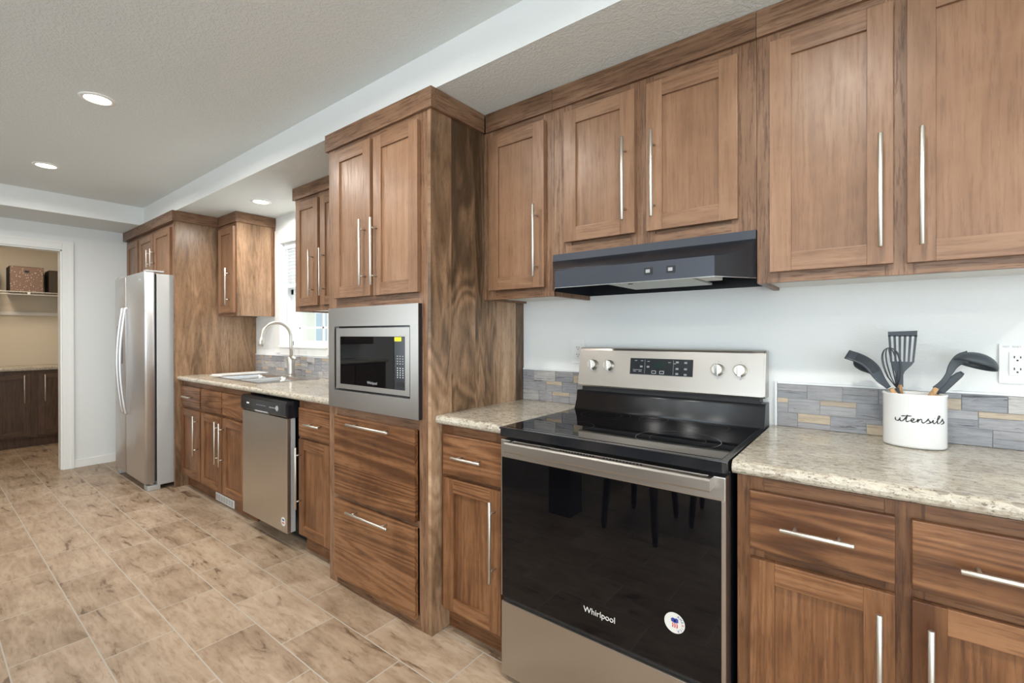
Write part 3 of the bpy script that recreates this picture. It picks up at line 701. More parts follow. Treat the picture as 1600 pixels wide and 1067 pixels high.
# chamfered cheeks
for sgn, xa, xc in ((0, hx0, c0), (1, hx1, c1)):
    tops = [r_[sgn] for r_ in rows]; i = b.mi('hood')
    vt = [b.bm.verts.new(p) for p in tops]; vb = [b.bm.verts.new((p[0], p[1], zb)) for p in tops]
    for j in range(n): f = b.bm.faces.new((vt[j], vt[j+1], vb[j+1], vb[j])) if sgn == 0 else b.bm.faces.new((vt[j+1], vt[j], vb[j], vb[j+1])); f.material_index = i
b.box(hx0, hx0+.002, yb-.004, -.002, zb, zt, 'hood'); b.box(hx1-.002, hx1, yb-.004, -.002, zb, zt, 'hood'); b.box(hx0, hx1, yb-.004, -.002, zt-.002, zt, 'hood'); b.box(hx0, hx1, -.004, -.002, zb, zt, 'hood')
b.box(hx0+.01, hx1-.01, yb+.01, -.004, 1.478, 1.481, 'hood')
b.build('canopy', t)
b = MB('chrome'); b.prism([(c0, yfh-.001), (c1, yfh-.001), (hx1, yb-.004), (hx1, yb+.002), (c1, yfh+.005), (c0, yfh+.005), (hx0, yb+.002), (hx0, yb-.004)], zb-.0015, zb+.0005, None, False, 'z'); b.build('bottom_lip', t)
b = MB('filter', 'blackmatte'); b.box(.30, .60, -.40, -.12, 1.436, 1.444, 'filter', .002); b.box(.37, .385, -.36, -.35, 1.434, 1.437, 'blackmatte'); b.build('grease_filter', t)
b = MB('green', 'melamine'); b.box(.61, .665, -.36, -.24, 1.438, 1.465, 'melamine', .004); b.build('lamp_cover', t)
for px_ in (.470, .545): b = MB('blackmatte', 'melamine'); b.box(px_, px_+.027, yfh-.003, yfh-.0005, 1.452, 1.474, 'blackmatte'); b.box(px_+.006, px_+.020, yfh-.005, yfh-.003, 1.457, 1.468, 'grey_ink'); b.build('switch', t)

# ------------------------------------------------------------------ range
RX0, RX1, RYF = .013, .7735, -.660
t = thing('electric_range', 'freestanding stainless electric range with black glass cooktop and oven door', 'range', (.393, -.35, 0))
b = MB('black'); b.box(RX0+.004, RX1-.002, -.612, -.03, .03, .8835, 'black'); 
for x in (RX0+.05, RX1-.05):
    for y in (-.56, -.08): b.cyl((x, y, 0), (x, y, .03), .018, None, 'blackmatte')
b.build('body', t)
# cooktop
b = MB('black'); b.prism([(x, y) for x, y in rrect(RX0-.006, RX1+.0005, -.664, -.10, .012, 3)], .884, .913, None, False, 'z')
b.box(RX0-.006, RX1+.0005, -.664, -.10, .9085, .9155, 'black', .003)
b.build('cooktop_frame', t)
b = MB('blackglass'); b.box(RX0+.014, RX1-.016, -.642, -.115, .9150, .9166, None, .0006); gl = b.build('cooktop_glass', t)
def ring(parent, cx, cy, r):
    b = MB('grey_ink' if r > .12 else 'ringdark'); z = .9168
    lps = [[(cx+rr*math.cos(a), cy+rr*math.sin(a), z) for a in [2*math.pi*j/48 for j in range(48)]] for rr in (r-.0005, r+.0005)]
    b.rings(lps, None, False, False, False); return b.build('burner_ring', parent)
for q in ((.585, -.475, .128), (.585, -.475, .085), (.60, -.205, .078), (.205, -.475, .078), (.205, -.205, .100), (.205, -.205, .065), (.40, -.185, .055)): ring(gl, *q)
# riser and back guard
b = MB('riser')
prof = [(-.128, .905), (-.118, .925), (-.104, .955), (-.098, .985), (-.094, .998), (-.02, .998), (-.02, .905)]
b.prism(prof, RX0-.002, RX1-.001, None, True); b.box(RX0+.02, RX1-.02, -.088, -.03, .998, 1.018, 'blackmatte'); b.build('riser', t)
b = MB('steel'); gx0, gx1 = RX0+.003, RX1-.002
prof = [(-.098, 1.018), (-.100, 1.024), (-.076, 1.180), (-.072, 1.1885), (-.064, 1.192), (-.022, 1.192), (-.020, 1.018)]
b.prism(prof, gx0+.006, gx1-.006, 'steel'); 
for x0, x1 in ((gx0, gx0+.006), (gx1-.006, gx1)): b.prism([(y+.002 if y < -.05 else y, z-.002 if z > 1.1 else z+.002) for y, z in prof], x0, x1, 'steel')
bgd = b.build('back_guard', t)
def gy(z): return -.100+(z-1.024)*(.024/.156)
TL = math.atan2(.024, .156)
b = MB('display'); 
zc0, zc1 = 1.083, 1.150
b.rings([[(x, gy(z)-d, z) for x, z in ((.262, zc0), (.520, zc0), (.520, zc1), (.262, zc1))] for d in (0, .0025)], 'display', False, True, False)
def dash(x, z, w_, h_, k='white'): b.rings([[(q, gy(v)-d, v) for q, v in ((x-w_/2, z-h_/2), (x+w_/2, z-h_/2), (x+w_/2, z+h_/2), (x-w_/2, z+h_/2))] for d in (.0024, .0029)], k, False, True, False)
dash(.385, 1.123, .055, .024, 'green')
for x, z in ((.287, 1.140), (.313, 1.140), (.341, 1.138), (.449, 1.132), (.428, 1.136)): dash(x, z, .010, .0028, 'grey_ink')
for x, z in ((.311, 1.116), (.340, 1.116), (.459, 1.138), (.492, 1.137), (.459, 1.112), (.492, 1.112), (.459, 1.092), (.492, 1.090)): dash(x, z, .011, .007, 'grey_ink')
for x in (.283, .306): dash(x, 1.096, .013, .003, 'grey_ink')
dash(.295, 1.102, .040, .002, 'grey_ink')
for x in (.365, .398):
    dash(x, 1.095, .018, .012, 'white'); b.rings([[(q, gy(v)-d, v) for q, v in ((x-.0075, 1.0905), (x+.0075, 1.0905), (x+.0075, 1.0995), (x-.0075, 1.0995))] for d in (.0028, .0032)], 'display', False, True, False); dash(x, 1.095, .004, .006, 'white')
for x in (.326, .444): dash(x, 1.116, .0012, .058, 'grey_ink')
b.build('control_display', bgd)
for kx in (.088, .165, .612, .690):
    z = 1.115; y0 = gy(z); nrm = Vector((0, -math.cos(TL), math.sin(TL))); c = Vector((kx, y0, z))
    b = MB('chrome', 'nickel'); b.tube([c+nrm*.0005, c+nrm*.004, c+nrm*.022, c+nrm*.026], [.0235, .0235, .021, .0185], 'nickel', 28)
    s_ = c+nrm*.030; b.box(kx-.006, kx+.006, s_.y-.005, s_.y+.010, z-.020, z+.023, 'chrome', .002)
    kb = b.build('knob', bgd)
    b = MB('grey_ink'); u_ = Vector((0, math.sin(TL), math.cos(TL)))
    for sg in (-1, 1): p = c+u_*sg*.033+nrm*.0004; b.box(kx-.003, kx+.003, p.y-.0004, p.y+.0003, p.z-.0015, p.z+.0015)
    lps = [[c+nrm*.0006+Vector((rr*math.cos(a), 0, 0))+u_*rr*math.sin(a) for a in [2*math.pi*j/32 for j in range(32)]] for rr in (.0285, .0293)]
    b.rings(lps, None, False, False, False); b.build('dial_marking', kb)
# oven door
b = MB('steel', 'black')
b.box(RX0, RX1-.003, RYF+.0, -.614, .808, .872, 'steel', .003)
b.box(RX0, RX0+.004, RYF+.001, -.614, .305, .808, 'steel'); b.box(RX1-.014, RX1-.003, RYF+.001, -.614, .297, .808, 'steel', .001)
b.box(RX0+.004, RX1-.014, RYF+.006, -.614, .297, .808, 'black')
od = b.build('oven_door', t)
MB('blackglass').box(RX0+.0045, RX1-.0145, RYF+.0005, RYF+.006, .304, .8075, None, .001).build('door_glass', od)
b = MB('steel'); hp = [(-.700, .838), (-.7035, .843), (-.7035, .868), (-.700, .8735), (-.692, .8745), (-.689, .871), (-.694, .866), (-.694, .842)]
b.prism(hp, .060, .742, None, False)
for x0 in (.060, .728): b.box(x0, x0+.014, -.694, RYF+.0005, .840, .872, None, .002)
b.build('handle', od)
for n_, x0, dxs in ((12, .263, .006), (12, .418, .006), (1, .185, .04)):
    b = MB('blackmatte')
    for i in range(n_): b.box(x0+.0108*i, x0+dxs+.0108*i, RYF-.0006, RYF+.0002, .8645, .8695)
    b.build('vent_slots', od)
text('logo', 'Whirlpool', .026, at(.404, RYF-.0002, .376), 'paper', od)
# round sticker
st_c = Vector((.637, RYF-.0006, .4395)); b = MB('paper')
b.cyl(st_c+Vector((0, .001, 0)), st_c, .0285, None, 'paper', 40)
fl = st_c+Vector((0, -.0002, 0))
def quad(pts, k): b.rings([[fl+Vector((x, d, z)) for x, z in pts] for d in (0, -.0003)], k, False, True, False)
quad([(-.009, .003), (-.010, .010), (-.005, .014), (.001, .013), (.006, .015), (.010, .012), (.011, .004), (.005, .001), (-.003, .001)], 'blue')
quad([(-.001, .004), (.003, .004), (.003, .009), (-.001, .009)], 'paper')
for x in (-.007, -.001, .005): quad([(x, 0), (x+.003, 0), (x+.0045, -.006), (x+.003, -.013), (x, -.012), (x+.0015, -.006)], 'red')
sk = b.build('sticker', od)
for i, ch in enumerate('AMERICA'):
    a = R(62-i*20.5); rr = .0225
    text('sticker_letter', ch, .0088, Matrix.Translation(fl+Vector((rr*math.cos(a), -.0004, rr*math.sin(a)))) @ FRONT @ Matrix.Rotation(a-R(90), 4, 'Z'), 'blue' if i != 3 else 'red', sk, .0001)
b = MB('steel'); b.box(RX0+.001, RX1-.004, RYF, -.614, .022, .286, 'steel', .004); b.build('storage_drawer', t)
MB('blackmatte').box(RX0+.006, RX1-.006, -.650, -.614, .2865, .2965).build('door_gap', t)

# ------------------------------------------------------------------ dishwasher
t = thing('dishwasher', 'stainless dishwasher with black control strip under the long countertop', 'dishwasher', (-1.85, -.3, 0))
DX0, DX1, DYF = -2.1505, -1.570, -.650
b = MB('blackmatte'); b.box(DX0+.004, -1.534, -.56, -.03, .10, .868); b.box(DX0+.01, -1.54, -.50, -.05, .0, .10); b.build('tub', t)
b = MB('dwsteel', 'greycase'); b.box(DX0, DX1, DYF, -.628, .104, .7665, 'dwsteel', .002); b.box(DX0+.002, DX1-.001, -.628, -.600, .106, .7665, 'greycase'); dd = b.build('door', t)
b = MB('black'); b.prism([(DYF+.004, .768), (DYF-.010, .782), (DYF-.010, .850), (DYF, .866), (-.575, .868), (-.575, .768)], DX0, DX1+.006)
cp = b.build('control_panel', t)
b = MB('display', 'grey_ink', 'white'); yy = DYF-.0106
b.box(DX0+.19, DX1-.035, yy, yy+.0006, .794, .846, 'display')
b.cyl((-1.665, yy, .82), (-1.665, yy-.002, .82), .016, None, 'grey_ink', 20)
for i in range(4): b.box(-1.76+.022*i, -1.748+.022*i, yy-.0005, yy, .815, .822, 'grey_ink')
for i in range(6): b.box(-1.93+.022*i, -1.921+.022*i, yy-.0005, yy, .818, .822, 'grey_ink')
b.box(DX0+.085, DX0+.12, yy-.0004, yy+.0006, .816, .825, 'white'); b.build('control_face', cp)
b = MB('blackmatte', 'grey_ink'); b.prism([(DYF-.0105, .786), (DYF-.014, .782), (DYF-.002, .772), (DYF+.001, .776)], -1.95, -1.78, 'grey_ink'); b.build('pocket_handle', cp)
st_c = Vector((-1.615, DYF-.0008, .165)); b = MB('paper', 'red', 'blue'); b.cyl(st_c+Vector((0, .0006, 0)), st_c, .026, None, 'paper', 30)
fl = st_c; quad([(-.014, .006), (.014, .006), (.012, .014), (-.012, .014)], 'blue'); quad([(-.014, -.010), (.014, -.010), (.014, -.004), (-.014, -.004)], 'red'); b.build('sticker', dd)

# ------------------------------------------------------------------ refrigerator and its surround
FX0, FX1 = -4.345, -3.468
t = thing('refrigerator', 'side-by-side stainless refrigerator with curved handles, left of the walnut panel', 'refrigerator', ((FX0+FX1)/2, -.4, 0))
b = MB('greycase'); b.box(FX0+.004, FX1, -.757, -.06, .035, 1.748, None, .006)
for x in (FX0+.06, FX1-.06): b.cyl((x, -.15, 0), (x, -.15, .035), .02)
b.build('case', t)
seam = -4.005
for i, (a, c) in enumerate(((FX0, seam-.004), (seam+.004, FX1-.001))):
    b = MB('steelz'); pr = rrect(a, c, -.838, -.768, .014, 4)
    loops = [[(x, y, .06) for x, y in pr], [(x, y, 1.752) for x, y in pr], [(x*.999+(a+c)/2*.001, y, 1.761) for x, y in rrect(a+.006, c-.006, -.832, -.770, .012, 4)]]
    b.rings(loops, None); b.box(a+.01, c-.01, -.768, -.757, .07, 1.745, 'dark')
    d = b.build('door', t)
    hx = seam-.045 if i == 0 else seam+.045
    b = MB('steelz'); pts = [(hx, -.836, 1.485), (hx, -.852, 1.478)]
    for j in range(1, 14): s = j/14; pts.append((hx, -.854-.034*math.sin(math.pi*s), 1.47-.88*s))
    pts += [(hx, -.852, .582), (hx, -.836, .575)]; b.tube(pts, .0105, seg=14); b.build('handle', d)
    if i == 0:
        b = MB('black'); b.box(-4.27, -4.10, -.8405, -.838, 1.0, 1.33, 'black', .001); b.build('dispenser', d)
    else: text('logo', 'Whirlpool', .016, at(-3.60, -.8384, 1.70), 'grey_ink', d)
for x in (FX0+.04, FX1-.05): MB('greycase').box(x-.03, x+.03, -.825, -.70, 1.7625, 1.775, None, .003).build('hinge_cover', t)
b = MB('blackmatte', 'greycase'); b.box(FX0+.02, FX1-.02, -.745, -.72, .012, .058, 'blackmatte')
for x0, x1 in ((FX0+.004, FX0+.085), (FX1-.10, FX1)): b.box(x0, x1, -.822, -.735, .0, .040, 'greycase', .005); b.box(x0+.02, x1-.03, -.80, -.775, .040, .060, 'chrome')
b.build('roller_feet', t)
# cabinet over the refrigerator
YF, YFD = -.636, -.656
t = thing('fridge_surround_cabinet', 'cabinet above the refrigerator with a full-height walnut side panel', 'cabinet', (-4.1, -.3, 0))
b = MB('fz'); b.box(XW+.002, -3.4405, YF+.02, -.001, 1.745, ZT); b.build('carcass', t)
b = MB('fz', 'frx')
for s0, s1 in ((XW+.002, -4.70), (-4.45, -4.30), (-3.97, -3.90), (-3.53, -3.4405)): b.box(s0, s1, YF, YF+.0195, 1.72, ZT, 'fz', .001)
for s0, s1 in ((-4.70, -4.45), (-4.30, -3.97), (-3.90, -3.53)): b.box(s0, s1, YF, YF+.0195, 1.72, 1.765, 'frx', .001); b.box(s0, s1, YF, YF+.0195, 2.14, ZT, 'frx', .001)
b.build('face_frame', t)
add_door(t, -4.755, -4.41, 1.752, 2.152, YFD); add_door(t, -4.345, -3.955, 1.752, 2.152, YFD, -4.00, 1.932, .155); add_door(t, -3.925, -3.515, 1.752, 2.152, YFD, -3.895, 1.932, .155)
o = MB('walnut_lit', 'fz').box(-3.4395, -3.4195, -.645, -.001, 0, ZT, 'walnut_lit', .001); o.box(-3.4395, -3.4190, -.651, -.645, 0, ZT, 'fz', .001); o = o.build('side_panel', t); o['label'] = 'full-height walnut side panel beside the refrigerator'
crown_run(t, [('x', XW+.002, -3.403, -.669, -.640), ('y', -.640, -.3318, -3.4185, -3.403)])

# ------------------------------------------------------------------ outlets
def outlet(label, x0, x1, z0, z1, cx, switch=False):
    t = thing('wall_outlet', label, 'outlet', ((x0+x1)/2, 0, z0))
    b = MB('white'); b.box(x0, x1, -.0065, -.0005, z0, z1, None, .002); b.build('cover_plate', t)
    zc = (z0+z1)/2; b = MB('white', 'ink'); b.box(cx-.017, cx+.017, -.009, -.0065, zc-.034, zc+.034, 'white', .001)
    if switch: b.box(cx-.012, cx+.012, -.012, -.009, zc-.028, zc+.028, 'white', .001)
    else:
        for s in (-1, 1):
            c = zc+s*.017
            b.box(cx-.0075, cx-.0050, -.0094, -.009, c-.001, c+.006, 'ink'); b.box(cx+.0050, cx+.0075, -.0094, -.009, c-.001, c+.005, 'ink'); b.cyl((cx, -.009, c-.007), (cx, -.0094, c-.007), .0024, None, 'ink', 12)
    b.build('receptacle', t); return t
outlet('white wall outlet left of the range back panel, above the tiles', -.071, .0, 1.112, 1.228, -.0345)
o = outlet('white wall outlet above the tiles at the right, beside the ladle', 1.364, 1.482, 1.106, 1.221, 1.401)
text('marking', 'TEST', .007, at(1.378, -.0067, 1.2125), 'grey_ink', o); text('marking', 'RESET', .007, at(1.400, -.0067, 1.2125), 'grey_ink', o)
outlet('white switch plate on the wall left of the sink window', -3.04-.075, -3.04, 1.10, 1.215, -3.078, True) if False else None

# ------------------------------------------------------------------ utensil crock and what stands in it
CX, CYY, CA, CB, CH = 1.171, -.118, .0735, .056, .1585
rotc = R(-6)
def ell(a, rx, ry): 
    x, y = rx*math.cos(a), ry*math.sin(a); return (CX+x*math.cos(rotc)-y*math.sin(rotc), CYY+x*math.sin(rotc)+y*math.cos(rotc))
t = thing('utensil_crock', 'white oval ceramic crock with the word utensils on the front', 'crock', (CX, CYY, CT1))
b = MB('ceramic'); zz = CT1+.0008; lps = []
for rx, z in ((-.006, 0), (-.001, .003), (0, .008), (0, CH-.006), (.0015, CH-.003), (.001, CH), (-.003, CH), (-.005, CH-.004), (-.005, .012), (-.012, .008)):
    lps.append([(*ell(2*math.pi*j/64, CA+rx, CB+rx), zz+z) for j in range(64)])
b.rings(lps, None, True, True); b.build('crock_body', t)
word = [[(0, .95), (-.02, .3), (.18, .02), (.42, .15), (.62, .95)], [(.62, .95), (.60, .25), (.78, 0), (1.02, .3), (1.35, 1.2), (1.52, 1.9)], [(1.52, 1.9), (1.38, .9), (1.34, .2), (1.5, 0), (1.75, .25)], [(.75, 1.38), (1.3, 1.55), (2.0, 1.62)],
        [(1.75, .25), (2.15, .5), (2.3, .85), (2.12, 1.0), (1.95, .6), (2.02, .12), (2.3, 0), (2.6, .35)], [(2.6, .35), (2.78, .95), (2.74, .45), (2.72, 0)], [(2.72, .2), (2.95, .85), (3.18, .9), (3.2, .3), (3.35, 0), (3.6, .3)],
        [(3.6, .3), (3.8, .75), (3.98, 1.2), (3.98, .85), (4.18, .4), (4.02, 0), (3.72, -.08)], [(4.05, -.02), (4.35, .35), (4.58, .95)], [(4.58, .95), (4.52, .3), (4.65, 0), (4.9, .3)], [(4.70, 1.42), (4.72, 1.50)],
        [(4.9, .3), (5.3, 1.4), (5.42, 2.0), (5.25, 2.05), (5.12, 1.2), (5.1, .25), (5.25, 0), (5.5, .3)], [(5.5, .3), (5.72, .75), (5.9, 1.2), (5.9, .85), (6.1, .4), (5.94, -.02), (5.62, -.12)]]
b = MB('ink'); sc = .0172
# arc length along the oval, measured from its front
tab = []; s = 0; prev = None
for j in range(0, 1441):
    a = R(-150+j*.1); p = Vector((*ell(a, CA, CB), 0)); s += (p-prev).length if prev is not None else 0; prev = p; tab.append((s, a))
mid = min(tab, key=lambda q: abs(q[1]-R(-76)))[0]
def onc(u, v):
    s = mid+(u-3.08)*sc*1.10; a = min(tab, key=lambda q: abs(q[0]-s))[1]; return Vector((*ell(a, CA+.0001, CB+.0001), zz+.078+v*sc*.62))
for strokes in word:
    pts = [onc(p.x, p.y) for p in spline([(x, y, 0) for x, y in strokes], 6)]
    n_ = len(pts); b.tube(pts, [.0009+.0008*abs(math.sin(2.2*math.pi*i/n_)) for i in range(n_)], seg=6)
o = b.build('lettering', t); o['label'] = 'black script lettering reading utensils'
# utensils: handle goes down into the crock
def stick(t, top, bot, r=.008, k='beech'):
    b = MB(k); top, bot = Vector(top), Vector(bot); b.tube([bot, bot.lerp(top, .5), top], [r, r*1.05, r*.85], seg=12); o = b.build('handle', t)
    if k == 'beech': o['label'] = 'pale beech wood handle'
    return o
def blade(t, name, pts, wid, nrm, th=.0035, k='rubber', slots=None, cup=0.0):
    # a flat blade swept along pts with half widths wid; nrm = face normal hint
    b = MB(k); P = [Vector(p) for p in pts]; nv = Vector(nrm).normalized(); lps = []
    for i, (p, w_) in enumerate(zip(P, wid)):
        tg = (P[min(i+1, len(P)-1)]-P[max(i-1, 0)]).normalized(); sd = tg.cross(nv).normalized(); nn = sd.cross(tg).normalized()
        K = 8; lo = []
        for j in range(K+1): u_ = -1+2*j/K; lo.append(p+sd*u_*w_+nn*(th/2-cup*(1-u_*u_)*w_))
        for j in range(K, -1, -1): u_ = -1+2*j/K; lo.append(p+sd*u_*w_+nn*(-th/2-cup*(1-u_*u_)*w_))
        lps.append(lo)
    b.rings(lps, None); return b.build(name, t)
FB = (CX, CYY, CT1+.02)
# 1 slotted turner, upright
t = thing('slotted_turner', 'dark grey slotted turner standing upright with its square head up', 'spatula', (CX-.02, CYY, CT1+.015))
bx, by_, zb_ = 1.137, -.10, 1.068
stick(t, (bx, by_, 1.094), (1.155, -.115, CT1+.02))
b = MB('rubber'); yh = -.098
def face(z): # (left,right) edges of head at z
    if z < 1.125: return (bx-.009, bx+.010)
    s = min(1, (z-1.125)/.045); s = s*s*(3-2*s); return (bx-.009-(.0125)*s-.0045*(z-1.17)/.085 if z > 1.17 else bx-.009-.0125*s, bx+.010+.026*s+(.006*(z-1.17)/.085 if z > 1.17 else 0))
zs = [1.088, 1.10, 1.115, 1.125, 1.135, 1.145, 1.155, 1.1655]
lps = []
for z in zs: l_, r_ = face(z); lps.append([(l_, yh-.003, z), (r_, yh-.003, z), (r_, yh+.003, z), (l_, yh+.003, z)])
b.rings(lps, None, smooth=False)
l0, r0 = face(1.1655); l1, r1 = face(1.256)
K = 11  # 6 bars and 5 slots between the foot and the top rail
for i in range(K):
    if i % 2 == 0:
        wv = [0, .15, .24, .33, .42, .50, .58, .67, .76, .85, 1.0]; 
    if i % 2: continue
    a0, a1 = i/K, (i+1)/K
    def q(s, l, r): return l+(r-l)*s
    b.rings([[(q(a0, l, r), yh-.0025, z), (q(a1, l, r), yh-.0025, z), (q(a1, l, r), yh+.0025, z), (q(a0, l, r), yh+.0025, z)] for l, r, z in ((l0, r0, 1.165), (l1, r1, 1.246))], None, smooth=False)
b.rings([[(l1, yh-.0025, 1.243), (r1, yh-.0025, 1.243), (r1, yh+.0025, 1.243), (l1, yh+.0025, 1.243)], [(l1-.0005, yh-.0025, 1.2575), (r1+.0005, yh-.0025, 1.2605), (r1+.0005, yh+.0025, 1.2605), (l1-.0005, yh+.0025, 1.2575)]], None, smooth=False)
b.build('blade', t)
# 2 slotted spatula leaning far left
t = thing('angled_spatula', 'dark grey ridged spatula leaning to the left over the crock rim', 'spatula', (CX-.05, CYY-.01, CT1+.015))
stick(t, (1.118, -.128, 1.083), (1.20, -.125, CT1+.02))
P = spline([(1.112, -.130, 1.086), (1.092, -.132, 1.112), (1.070, -.132, 1.150), (1.043, -.130, 1.172), (1.008, -.126, 1.186)], 6)
blade(t, 'blade', P, [.006+.012*min(1, i/10) for i in range(len(P))], (.25, -.75, .6), .004)
b = MB('blackmatte')
for k_ in range(-2, 3):
    for i in range(9, 19):
        pass
    pts = [P[i]+Vector((.25, -.75, .6)).normalized()*.0024+(P[min(i+1, len(P)-1)]-P[i-1]).normalized().cross(Vector((.25, -.75, .6)).normalized())*k_*.0055 for i in range(9, 21)]
    b.tube(pts, .0009, seg=6)
b.build('ridges', t)
# 3 spoon below it
t = thing('serving_spoon', 'dark grey serving spoon tucked behind the left leaning spatula', 'spoon', (CX-.04, CYY+.02, CT1+.015))
stick(t, (1.118, -.104, 1.082), (1.19, -.10, CT1+.02))
P = spline([(1.114, -.104, 1.084), (1.094, -.100, 1.108), (1.080, -.098, 1.128), (1.062, -.097, 1.148), (1.040, -.097, 1.160), (1.026, -.097, 1.170)], 5)
blade(t, 'bowl', P, [.005, .005, .0055, .006, .0065, .007, .0075, .008, .009, .010, .012, .015, .018, .021, .0235, .025, .026, .026, .0255, .0245, .023, .021, .018, .014, .009, .002], (.3, -.8, .5), .003, 'rubber', None, .32)
# 4 whisk
t = thing('wire_whisk', 'wire whisk with dark loops standing left of the upright turner', 'whisk', (CX-.03, CYY, CT1+.015))
w0 = Vector((1.131, -.118, 1.085)); w1 = Vector((1.112, -.116, 1.208)); ax = (w1-w0); dn = ax.normalized(); s1 = dn.orthogonal().normalized(); s2 = dn.cross(s1)
b = MB('rubber')
for k_ in range(6):
    a = math.pi*k_/6+.3; sd = s1*math.cos(a)+s2*math.sin(a); pts = []
    for j in range(25):
        u_ = math.pi*j/24; hgt = math.sin(u_)**.62; wv = math.cos(u_); rr = .0265*(.20+.80*(hgt**1.2))*wv if True else 0
        pts.append(w0+ax*min(1, hgt)+sd*(.0265*wv*(1.0 if abs(wv) < .55 else 1)*(hgt**.55)*1.25))
    b.tube(pts, .0011, seg=6)
b.build('wires', t)
stick(t, w0, (1.165, -.135, CT1+.02), .0065, 'rubber')
# 5 ladle
t = thing('soup_ladle', 'dark grey soup ladle hooked to the right above the crock', 'ladle', (CX+.05, CYY, CT1+.015))
stick(t, (1.222, -.102, 1.090), (1.14, -.118, CT1+.02))
P = spline([(1.219, -.102, 1.087), (1.236, -.102, 1.108), (1.248, -.101, 1.132), (1.259, -.10, 1.160), (1.274, -.10, 1.178), (1.290, -.10, 1.182)], 5)
blade(t, 'neck', P, [.0075-.0012*math.sin(math.pi*i/(len(P)-1))+.012*max(0, (i-10)/14) for i in range(len(P))], (.2, -1, 0), .006)
b = MB('rubber'); cc = Vector((1.303, -.100, 1.160)); rl = .043; lps = []
tilt = Matrix.Rotation(R(18), 3, 'Y') @ Matrix.Rotation(R(-12), 3, 'X')
for outer in (1, 0):
    R_ = rl if outer else rl-.0025; seq = range(0, 9) if outer else range(8, -1, -1)
    for j in seq:
        ph = R(90-j*90/8) if True else 0; rad = R_*math.cos(ph); zz_ = R_*math.sin(ph)*.86
        if j == 0: rad = .0012
        lps.append([cc+tilt @ Vector((rad*1.12*math.cos(q_), rad*math.sin(q_), zz_)) for q_ in [2*math.pi*k_/32 for k_ in range(32)]])
b.rings(lps, None, True, True); b.build('bowl', t)
# 6 narrow spatula behind the ladle
t = thing('narrow_spatula', 'narrow dark grey spatula leaning right under the ladle', 'spatula', (CX+.045, CYY+.02, CT1+.015))
stick(t, (1.222, -.088, 1.072), (1.15, -.10, CT1+.02))
P = [(1.218, -.088, 1.066), (1.232, -.088, 1.083), (1.252, -.088, 1.108), (1.272, -.088, 1.131), (1.279, -.088, 1.138)]
blade(t, 'blade', P, [.011, .0115, .0105, .0085, .005], (.2, -1, .1), .006)

# ------------------------------------------------------------------ recessed lights
def can(x, y, z, label, power, group='recessed ceiling lights'):
    t = thing('recessed_light', label, 'ceiling light', (x, y, z), group)
    b = MB('trim'); seg = 40
    prof = [(.072, -.0005), (.071, -.004), (.056, -.006), (.053, -.0025)]
    b.rings([[(x+r_*math.cos(a), y+r_*math.sin(a), z+h) for a in [2*math.pi*j/seg for j in range(seg)]] for r_, h in prof], None, False, False); b.build('trim_ring', t)
    b = MB('lens'); b.cyl((x, y, z-.0006), (x, y, z-.0026), .054, None, 'lens', 36); b.build('lens', t)
    l = area('lamp', (0, 0, -.012), (0, 0, 0), .10, .10, power, (1, .95, .88), 'DISK', 170); l.parent = t
far = {0: 'recessed ceiling light nearer the oven cabinet, second from the far wall', 1: 'recessed ceiling light closest to the pantry doorway'}
for i, (x, y) in enumerate(CANS): can(x, y, ZC, far.get(i, 'recessed ceiling light behind or above the camera'), CAN_POWER)
can(-2.609, -.321, ZB, 'recessed light in the lowered ceiling above the sink', 9)

# ------------------------------------------------------------------ pantry contents
PF = -6.33; PC = .893
t = thing('pantry_cabinet', 'dark two-door base cabinet seen through the pantry doorway', 'cabinet', (-6.6, -1.3, 0), 'pantry base cabinets')
def pantry_cab(y0, y1, label, dl, hs):
    t = thing('pantry_cabinet', label, 'cabinet', (-6.6, (y0+y1)/2, 0), 'pantry base cabinets')
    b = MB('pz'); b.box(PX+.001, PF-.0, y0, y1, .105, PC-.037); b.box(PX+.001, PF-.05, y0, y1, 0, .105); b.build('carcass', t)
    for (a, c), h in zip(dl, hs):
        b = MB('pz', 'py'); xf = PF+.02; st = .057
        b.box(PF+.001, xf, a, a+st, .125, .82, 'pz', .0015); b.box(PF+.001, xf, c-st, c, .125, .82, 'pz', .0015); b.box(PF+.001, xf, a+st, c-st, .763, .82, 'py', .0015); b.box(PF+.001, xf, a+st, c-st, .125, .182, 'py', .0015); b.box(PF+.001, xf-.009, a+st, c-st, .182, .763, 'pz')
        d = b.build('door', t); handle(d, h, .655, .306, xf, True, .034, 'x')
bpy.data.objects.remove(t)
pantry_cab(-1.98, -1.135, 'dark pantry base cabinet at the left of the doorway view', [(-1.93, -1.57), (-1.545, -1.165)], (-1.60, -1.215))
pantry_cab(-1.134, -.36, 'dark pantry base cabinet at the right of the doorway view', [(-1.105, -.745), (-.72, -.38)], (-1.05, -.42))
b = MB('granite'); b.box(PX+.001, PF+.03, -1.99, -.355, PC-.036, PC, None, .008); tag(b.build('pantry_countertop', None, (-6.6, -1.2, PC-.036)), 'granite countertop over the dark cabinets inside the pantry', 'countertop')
b = MB('shelfwhite')
for y in [-2.6+.028*i for i in range(80)]: b.cyl((PX+.004, y, 1.752), (PX+.335, y, 1.752), .0016, seg=6)
for x in (PX+.01, PX+.17): b.cyl((x, -2.6, 1.7485), (x, -.355, 1.7485), .0035, seg=8)
b.cyl((PX+.335, -2.6, 1.752), (PX+.335, -.355, 1.752), .0045, seg=8); b.cyl((PX+.335, -2.6, 1.722), (PX+.335, -.355, 1.722), .0045, seg=8)
for y in (-2.3, -1.72, -1.14, -.56): b.box(PX+.331, PX+.341, y-.012, y+.012, 1.722, 1.752)
